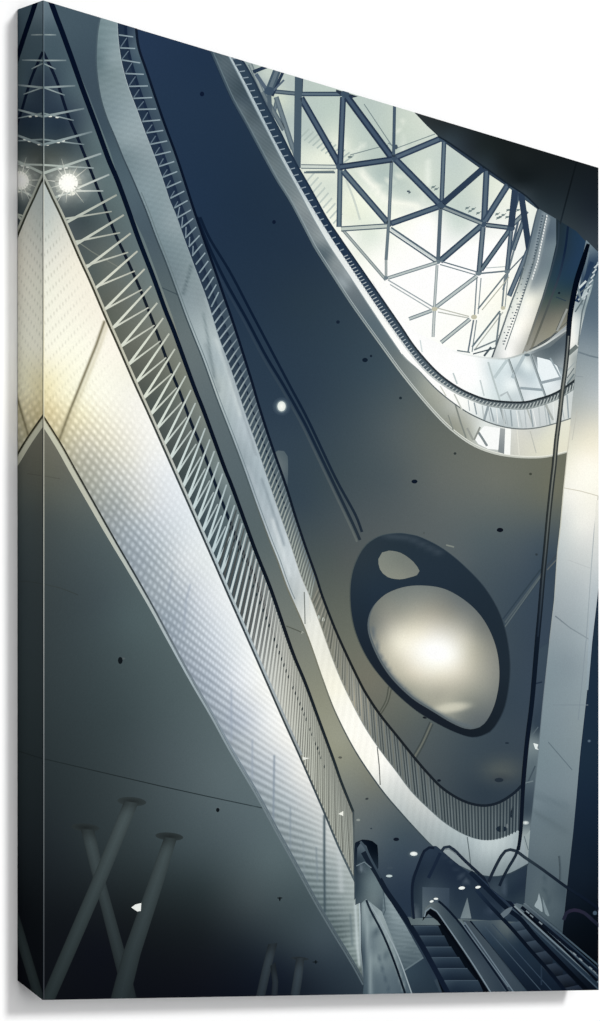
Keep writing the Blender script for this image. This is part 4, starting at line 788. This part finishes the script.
es.fill([(383,890),(405,925),(423,957.5),(404,970),(393,941),(382,913)], [(385,895,118,134,140),(390,910,128,144,149),(384,910,100,116,123),(400,930,116,132,138),(398,945,106,122,128),(412,950,94,110,117),(404,964,80,96,104)], 2,
   mods=[lambda X, Y, C: C + (7 * np.sin(Y * 1.9 + X * .2))[:, None]])
es.fill([(404,971),(423,957.5),(443,1000),(412,1000)], [(410,972,50,66,78),(425,965,44,59,72),(435,990,38,52,64),(415,992,42,56,68)], 6)
es.line([(403,971),(423,957.5)], 1.6, (96,112,120)); es.line([(383,890),(385,910),(383,915)],1.2,(76,92,100))
es.line(smooth([(366,900),(370,910),(382,933),(394,962),(407,1000)]), 2.2, [(30,42,54),(22,34,46),(14,24,34),(16,26,36)]); es.line(smooth([(369,903),(384,928),(398,956),(413,998)]), 1.2, (150,164,170))
es.done()
steps = Print('printed_steps', 'blue grey moving steps climbing between the handrails', es)
steps.fill([(410,917),(430,917),(446,925),(495,1000),(445,1000),(432,965)], (8,14,22))
Y_ = [(917,926),(926,936),(936,947),(947,957.5),(957.5,968.5),(968.5,980.5),(980.5,1000)]
Xl = [408,411,417,424,431,438,445,452]; Xr = [430,438,444,451,459,467,478,488]
for q, (ya, yb_) in enumerate(Y_):
    steps.fill([(Xl[q]-2,ya),(Xr[q],ya),(Xr[q+1]-1.5,yb_),(Xl[q+1]-2,yb_)], [(Xl[q]+4,ya,*((86,100,106) if q==0 else (56,71,84))),(Xr[q]-4,ya,*((74,88,97) if q==0 else (46,61,75))),(Xl[q]+6,ya+4,42,56,70),(Xl[q]+4,yb_,27,39,53),(Xr[q]-4,yb_,22,33,46)], 3)
    steps.line([(Xl[q]-1,ya),(Xr[q],ya)], .8, (66,81,94))
steps.done()
hr = Print('printed_handrail', 'black handrail running down from the landing', es)
hr.line(smooth([(363,852),(368,861),(376,873),(386,891),(398,908),(410,926),(422,946),(434,968),(446,990),(452,1002)]), [3.2]*0 or 5.2, [(24,34,46),(18,28,42),(16,26,40),(18,28,44),(16,26,42)])
hr.line(smooth([(360,841.5),(364,846),(371,860),(381,878)]), 2.2, [(70,84,94),(56,70,82),(50,64,76)]); hr.line([(356,866),(364,862),(371,868)],1,(110,126,134))
hr.done()
e2 = Print('printed_escalator', 'middle escalator flanked by dark glass and steel skirts')
e2.fill(smooth([(411,920),(411,885),(414,872),(424,851),(429,846.5),(436,846)],3) + [(441,850),(450,858),(466,871),(490,892),(520,912),(520,925),(411,922)], [(414,890,36,49,62),(420,870,34,47,62),(430,855,40,54,70),(440,865,33,46,62),(450,880,34,47,63),(430,890,54,68,79),(440,905,58,72,82),(425,910,50,64,75),(455,900,40,54,68),(470,895,38,52,66),(490,900,34,47,62),(510,915,40,54,68),(460,918,48,62,74),(480,915,38,52,67)], 5, mods=[soft_line([(414,905),(416,918)],1.5,(96,108,116),.7), soft_line([(447,858),(468,884)],1,(84,98,110),.6), blob(490,910,4,5,(66,80,96),.6,.5), blob(507,912,4,3,(84,98,110),.6,-.8)])
e2.fill([(422,887),(449,888),(449,917),(422,917)], [(423,890,70,84,96),(447,890,56,70,84),(430,912,84,98,106),(445,912,58,72,86)], 5)
e2.fill([(467,897.5),(471,918.5),(460,918.5)], [(467,900,104,118,124),(461,917,112,127,133),(470,917,118,132,137)], 6)
e2.fill([(408,918),(450,918),(460,919),(520,922),(530,928),(530,934),(480,925),(440,925),(411,925)], [(412,921,92,106,110),(425,921,100,114,118),(465,922,96,110,114),(490,922,84,98,104),(515,926,76,90,98)], 6)
e2.done()
arc = Print('printed_handrail', 'looped dark handrails over the glass sides', e2)
arc.line(smooth([(413.5,919),(412,900),(412.5,883),(417,868),(424,851),(429,847.5),(434,848)]), 2.6, (20,30,46)); arc.line(smooth([(428,878),(434,866),(440,853)]), 3.2, (26,38,56))
arc.line(smooth([(441,851.5),(444,847.5),(449,846.6),(454,850),(466,862),(484,878.5),(504,897),(522,915)]), 3.0, [(36,48,62),(30,40,54),(20,30,44),(16,26,42),(14,22,36)])
arc.line([(444,849.5),(449,849),(456,854)],.8,(110,122,128))
arc.line(smooth([(488,882),(495,867),(501,856),(505,851),(510,849.6),(516,851),(524,857),(540,868),(553,877.5),(566,887),(584,898.5),(600,910)]), 2.8, [(26,36,50),(34,44,56),(40,52,62),(24,34,46),(18,28,42),(12,20,34)])
arc.done()
for x, y, rx, ry, an in ((461.4,888,3.2,1.6,-.1),(477.6,887.2,2.7,1.3,-.2),(435.6,898.8,2.3,1,0),(431.3,901.4,2,1.1,-.3)): Print('printed_downlight', None, e2).disc(x, y, rx, ry, (238,244,240), an, n=12).done()
sk2 = Print('printed_skirt', 'ribbed steel skirts between the escalators', e2)
sk2.fill(smooth([(422,921),(424,912),(429,907),(436,910),(446,926),(470,960),(494,1000)],5) + [(489,1000),(471,969),(453,941),(437,921),(428,914)], (6,10,18))
sk2.fill(smooth([(423,917),(425,908),(431,902.5),(438,903),(446,910),(462,928),(486,960),(514,1000)],5) + [(494,1000),(470,962),(446,926),(436,912),(430,908.5),(426,912)], [(425,910,100,112,116),(431,903,87,99,104),(440,906,70,83,91),(450,918,58,72,82),(462,935,53,67,77),(455,932,63,77,86),(480,955,50,63,75),(475,962,60,73,84),(500,985,47,60,72),(490,985,55,68,79),(508,995,42,55,67)], 4)
sk2.line(smooth([(424,917),(425.5,911),(430,907.5),(436,911),(446,925),(470,960),(494,998)]), 1.2, (120,136,146)); 
sk2.fill([(462,920),(472,921),(530,1000),(510,1000)], [(466,925,67,79,88),(485,950,62,75,85),(505,980,60,73,84),(515,990,55,68,79)], 6)
sk2.line(smooth([(438,901),(446,908),(460,924),(482,954),(508,992),(512,1000)]), 2.2, (14,24,38)); sk2.line(smooth([(464,922),(486,953),(516,996)]), 1.2, (104,120,132)); sk2.line(smooth([(470,921),(490,944),(520,978),(536,1000)]), 1.8, (12,22,36)); sk2.line(smooth([(460,921),(480,949),(508,987)]), 1, (100,116,128))
sk2.done()
e3 = Print('printed_escalator', 'right escalator disappearing into the dark corner')
e3.fill([(471,921),(500,920),(530,926),(600,990),(600,1002),(536,1002)], [(475,925,66,81,92),(490,930,54,69,82),(505,930,84,96,100),(500,940,50,65,77),(520,935,44,59,72),(500,955,32,46,60),(515,965,26,39,54),(530,960,30,44,58),(540,985,19,30,44),(560,985,20,31,45),(580,990,11,18,28),(535,990,17,27,40)], 6)
e3.line([(484,926),(540,990)], .8, (62,78,92)); e3.line([(492,924),(556,996)], .8, (52,68,84)); e3.line([(541,960),(541,985)], 1.4, (36,50,66))
XS = [(512,924),(519,932),(528,943),(537,954),(547,966),(559,977),(570,988)]
for q, (x, y) in enumerate(XS):
    e3.fill([(x-6,y),(x+8,y-3),(x+16,y+4),(x+15,y+10),(x+4,y+11)], [(x,y,62-4*q,77-5*q,90-5*q),(x+12,y+2,50-4*q,64-5*q,77-5*q),(x+8,y+10,24-2*q,35-3*q,48-4*q)], 4)
e3.fill([(513,904),(524,903),(602,972),(602,994)], [(514,905,96,110,116),(524,905,84,98,106),(550,930,44,58,72),(575,955,36,50,64),(595,975,32,46,60),(598,984,30,42,54)], 7)
e3.line([(524,903),(560,933),(600,967)], 1.6, [(96,110,118),(70,86,98),(62,78,90)]); e3.line([(514,906),(550,939),(600,984)], 1.6, [(130,144,150),(110,126,136),(96,112,124)]); e3.line([(516,903),(552,935),(600,978)],1.2,(84,98,110)); e3.line([(512,909),(548,942),(600,991)],1.4,(60,76,90))
e3.line([(521,907),(560,940),(600,974)], 3.4, (12,20,32))
for x, y in ((527,912),(531,916),(540,923),(547,930),(550,933),(556,938),(559,941),(571,951.5),(574,954),(580,959.5),(590,968),(594,971.5)): e3.line([(x-1.3,y-1.2),(x+1.8,y+1.4)], 1.3, (124,138,146))
e3.done()
rl = Print('printed_handrail', 'pair of black handrails crossing the right escalator', e3)
rl.line(smooth([(470,872),(484,886),(506,908),(520,919),(536,938),(562,965),(592,996)]), 4.6, [(20,32,48),(14,24,38),(10,18,30),(8,14,24),(6,11,18)])
rl.line(smooth([(476,890),(490,906),(510,927),(530,950),(552,975),(568,995)]), 3.6, [(30,44,62),(14,24,38),(10,18,30),(10,18,30),(12,20,34)])
rl.line([(524,912),(560,945),(597,981)], 2.6, (8,13,22))
rl.done()
gp = Print('printed_glass_panel', 'dark glass side in front of the pillar foot', e3)
gp.fill([(527,866),(529,862),(540,869),(566,887),(562,932),(524,902)], [(530,868,80,95,104),(545,880,84,99,107),(560,890,70,85,94),(535,895,84,99,106),(555,910,78,93,101),(560,925,64,79,88),(527,890,78,93,102)], 4, mods=[soft_line([(546,872),(542,885),(548,900),(551,912)],1.2,(60,76,86),.5)])
gp.fill(smooth([(538.5,893),(541,902),(542,912),(538,909),(534,906),(537,900)],2), (150,165,170)); gp.fill(smooth([(542,897),(545,905),(549,916),(545,914),(543,906)],2), (122,138,144)); gp.line([(559,856),(560,868),(560,880)],1.6,(72,86,94))
gp.fill(smooth([(500,914),(506,909),(512,907),(509,913),(503,918)],2), (96,110,120))
gp.line(smooth([(563,920),(566,913),(574,910),(584,913),(592,920),(599,926)]), 3.4, [(30,34,50),(40,38,56),(34,38,54),(20,26,40)]); gp.disc(594.5,913,2.2,2.2,(66,84,100),n=8)
gp.done()
ledge = Print('printed_glass_panel', 'blue glass below the white balcony curve', e2)
ledge.fill([(484,876.5),(498,877),(511,873.5),(527,865),(523,905),(505,900),(490,888)], [(486,880,42,55,68),(500,882,48,62,74),(515,878,40,54,68),(522,885,34,47,62),(508,893,36,50,64),(498,890,54,68,80),(521,898,42,56,68)], 4, mods=[soft_line([(503,880),(505,895)],1.5,(76,90,104),.6)])
ledge.done()
# arc rails go above the glass again
arc2 = Print('printed_handrail', 'bent end of the thin pole and near handrail loop', e3)
arc2.line(smooth([(488,882),(495,867),(501,856),(505,851),(510,849.6),(516,851),(524,857),(540,868),(553,877.5),(566,887),(584,898.5),(600,910)]), 3.0, [(26,36,50),(34,44,56),(40,52,62),(24,34,46),(18,28,42),(12,20,34)])
arc2.line(smooth([(520.5,826),(518.5,845),(515,856),(509,866),(502,879),(499,886)]), 2.8, [(20,30,42),(24,34,46),(30,42,54),(20,30,44)])
arc2.done()

# ---- thin twin pole
ys_o = np.array([p[1] for p in OUT])
pole = Print('printed_pole', 'thin dark twin pole dropping the full height at right')
pole.line([p for p in OUT if p[1] > 243], np.interp([p[1] for p in OUT if p[1] > 243], [243,262,300,345,460,560,650,780,850], [3.2,5.2,5.2,4.4,4.6,4.6,4.4,4.0,3.2]), [(2,8,20),(4,12,26),(60,66,66),(50,56,56),(44,50,50),(30,38,46),(16,26,38),(12,22,36),(14,22,36),(14,22,34)])
pole.line([p for p in OUT if 335 < p[1] < 640], 1.4, [(112,118,116),(130,132,124),(126,128,118),(96,102,98),(60,70,76),(30,42,56)])
pole.done()

# ---- worn crease down the front left edge
cr = Print('edge_crease', 'pale worn crease down the front left edge', wrap=False)
cr.strip([(42.9,-2),(42.9,1002)], [(43.9,-2),(43.9,1002)], [(43,5,110,126,136),(43,60,92,108,118),(43,100,110,126,134),(43,150,150,160,158),(43,178,190,196,188),(43,250,216,216,205),(43,400,240,234,200),(43,425,190,188,170),(43,520,176,178,168),(43,620,158,162,160),(43,760,120,126,128),(43,860,96,102,104),(43,940,72,76,80),(43,998,60,64,70)], 120, 1)
cr.done()

# ------------------------------------------------------------------ camera and light
cam = bpy.data.cameras.new('camera'); co = bpy.data.objects.new('camera', cam); COL.objects.link(co)
co.location = (0, 0, CAM_Z); co.rotation_euler = (PI / 2, 0, 0)
cam.sensor_fit = 'VERTICAL'; cam.sensor_height = 36.0; cam.lens = F / 1021.0 * 36.0
cam.shift_y = (HY - 510.5) / 1021.0; cam.shift_x = 0.0; cam.clip_start = 0.05
bpy.context.scene.camera = co

sd = bpy.data.lights.new('window_sun', 'SUN'); so = bpy.data.objects.new('window_sun', sd); COL.objects.link(so)
vec = U * 14.0 + N * 43.3 + Vector((0, 0, 17.0)); vec.normalize()
so.rotation_euler = vec.to_track_quat('Z', 'Y').to_euler(); so.location = (0.6, -0.5, 3.0)
sd.angle = math.radians(12); sd.color = (1, 1, 1)
AMB, FILL, SUN = 0.17, 0.43, 0.52          # room light, added broad frontal fill and sun on the wall
sd.energy = SUN * PI / vec.dot(N)
fd = bpy.data.lights.new('fill_light', 'SUN'); fo = bpy.data.objects.new('fill_light', fd); COL.objects.link(fo)  # unseen frontal fill, added to even out the ambient light near the canvas
fo.rotation_euler = (N * 1.0 - U * 0.06 + Vector((0, 0, -0.1))).to_track_quat('Z', 'Y').to_euler(); fo.location = (0.2, -1.0, 2.0)
fd.angle = math.radians(50); fd.energy = FILL * PI
w = bpy.data.worlds.new('world'); bpy.context.scene.world = w; w.use_nodes = True
w.node_tree.nodes['Background'].inputs['Color'].default_value = (1, 1, 1, 1); w.node_tree.nodes['Background'].inputs['Strength'].default_value = AMB
vs = bpy.context.scene.view_settings
vs.view_transform = 'Standard'; vs.look = 'None'; vs.exposure = 0.0; vs.gamma = 1.0; vs.use_curve_mapping = False
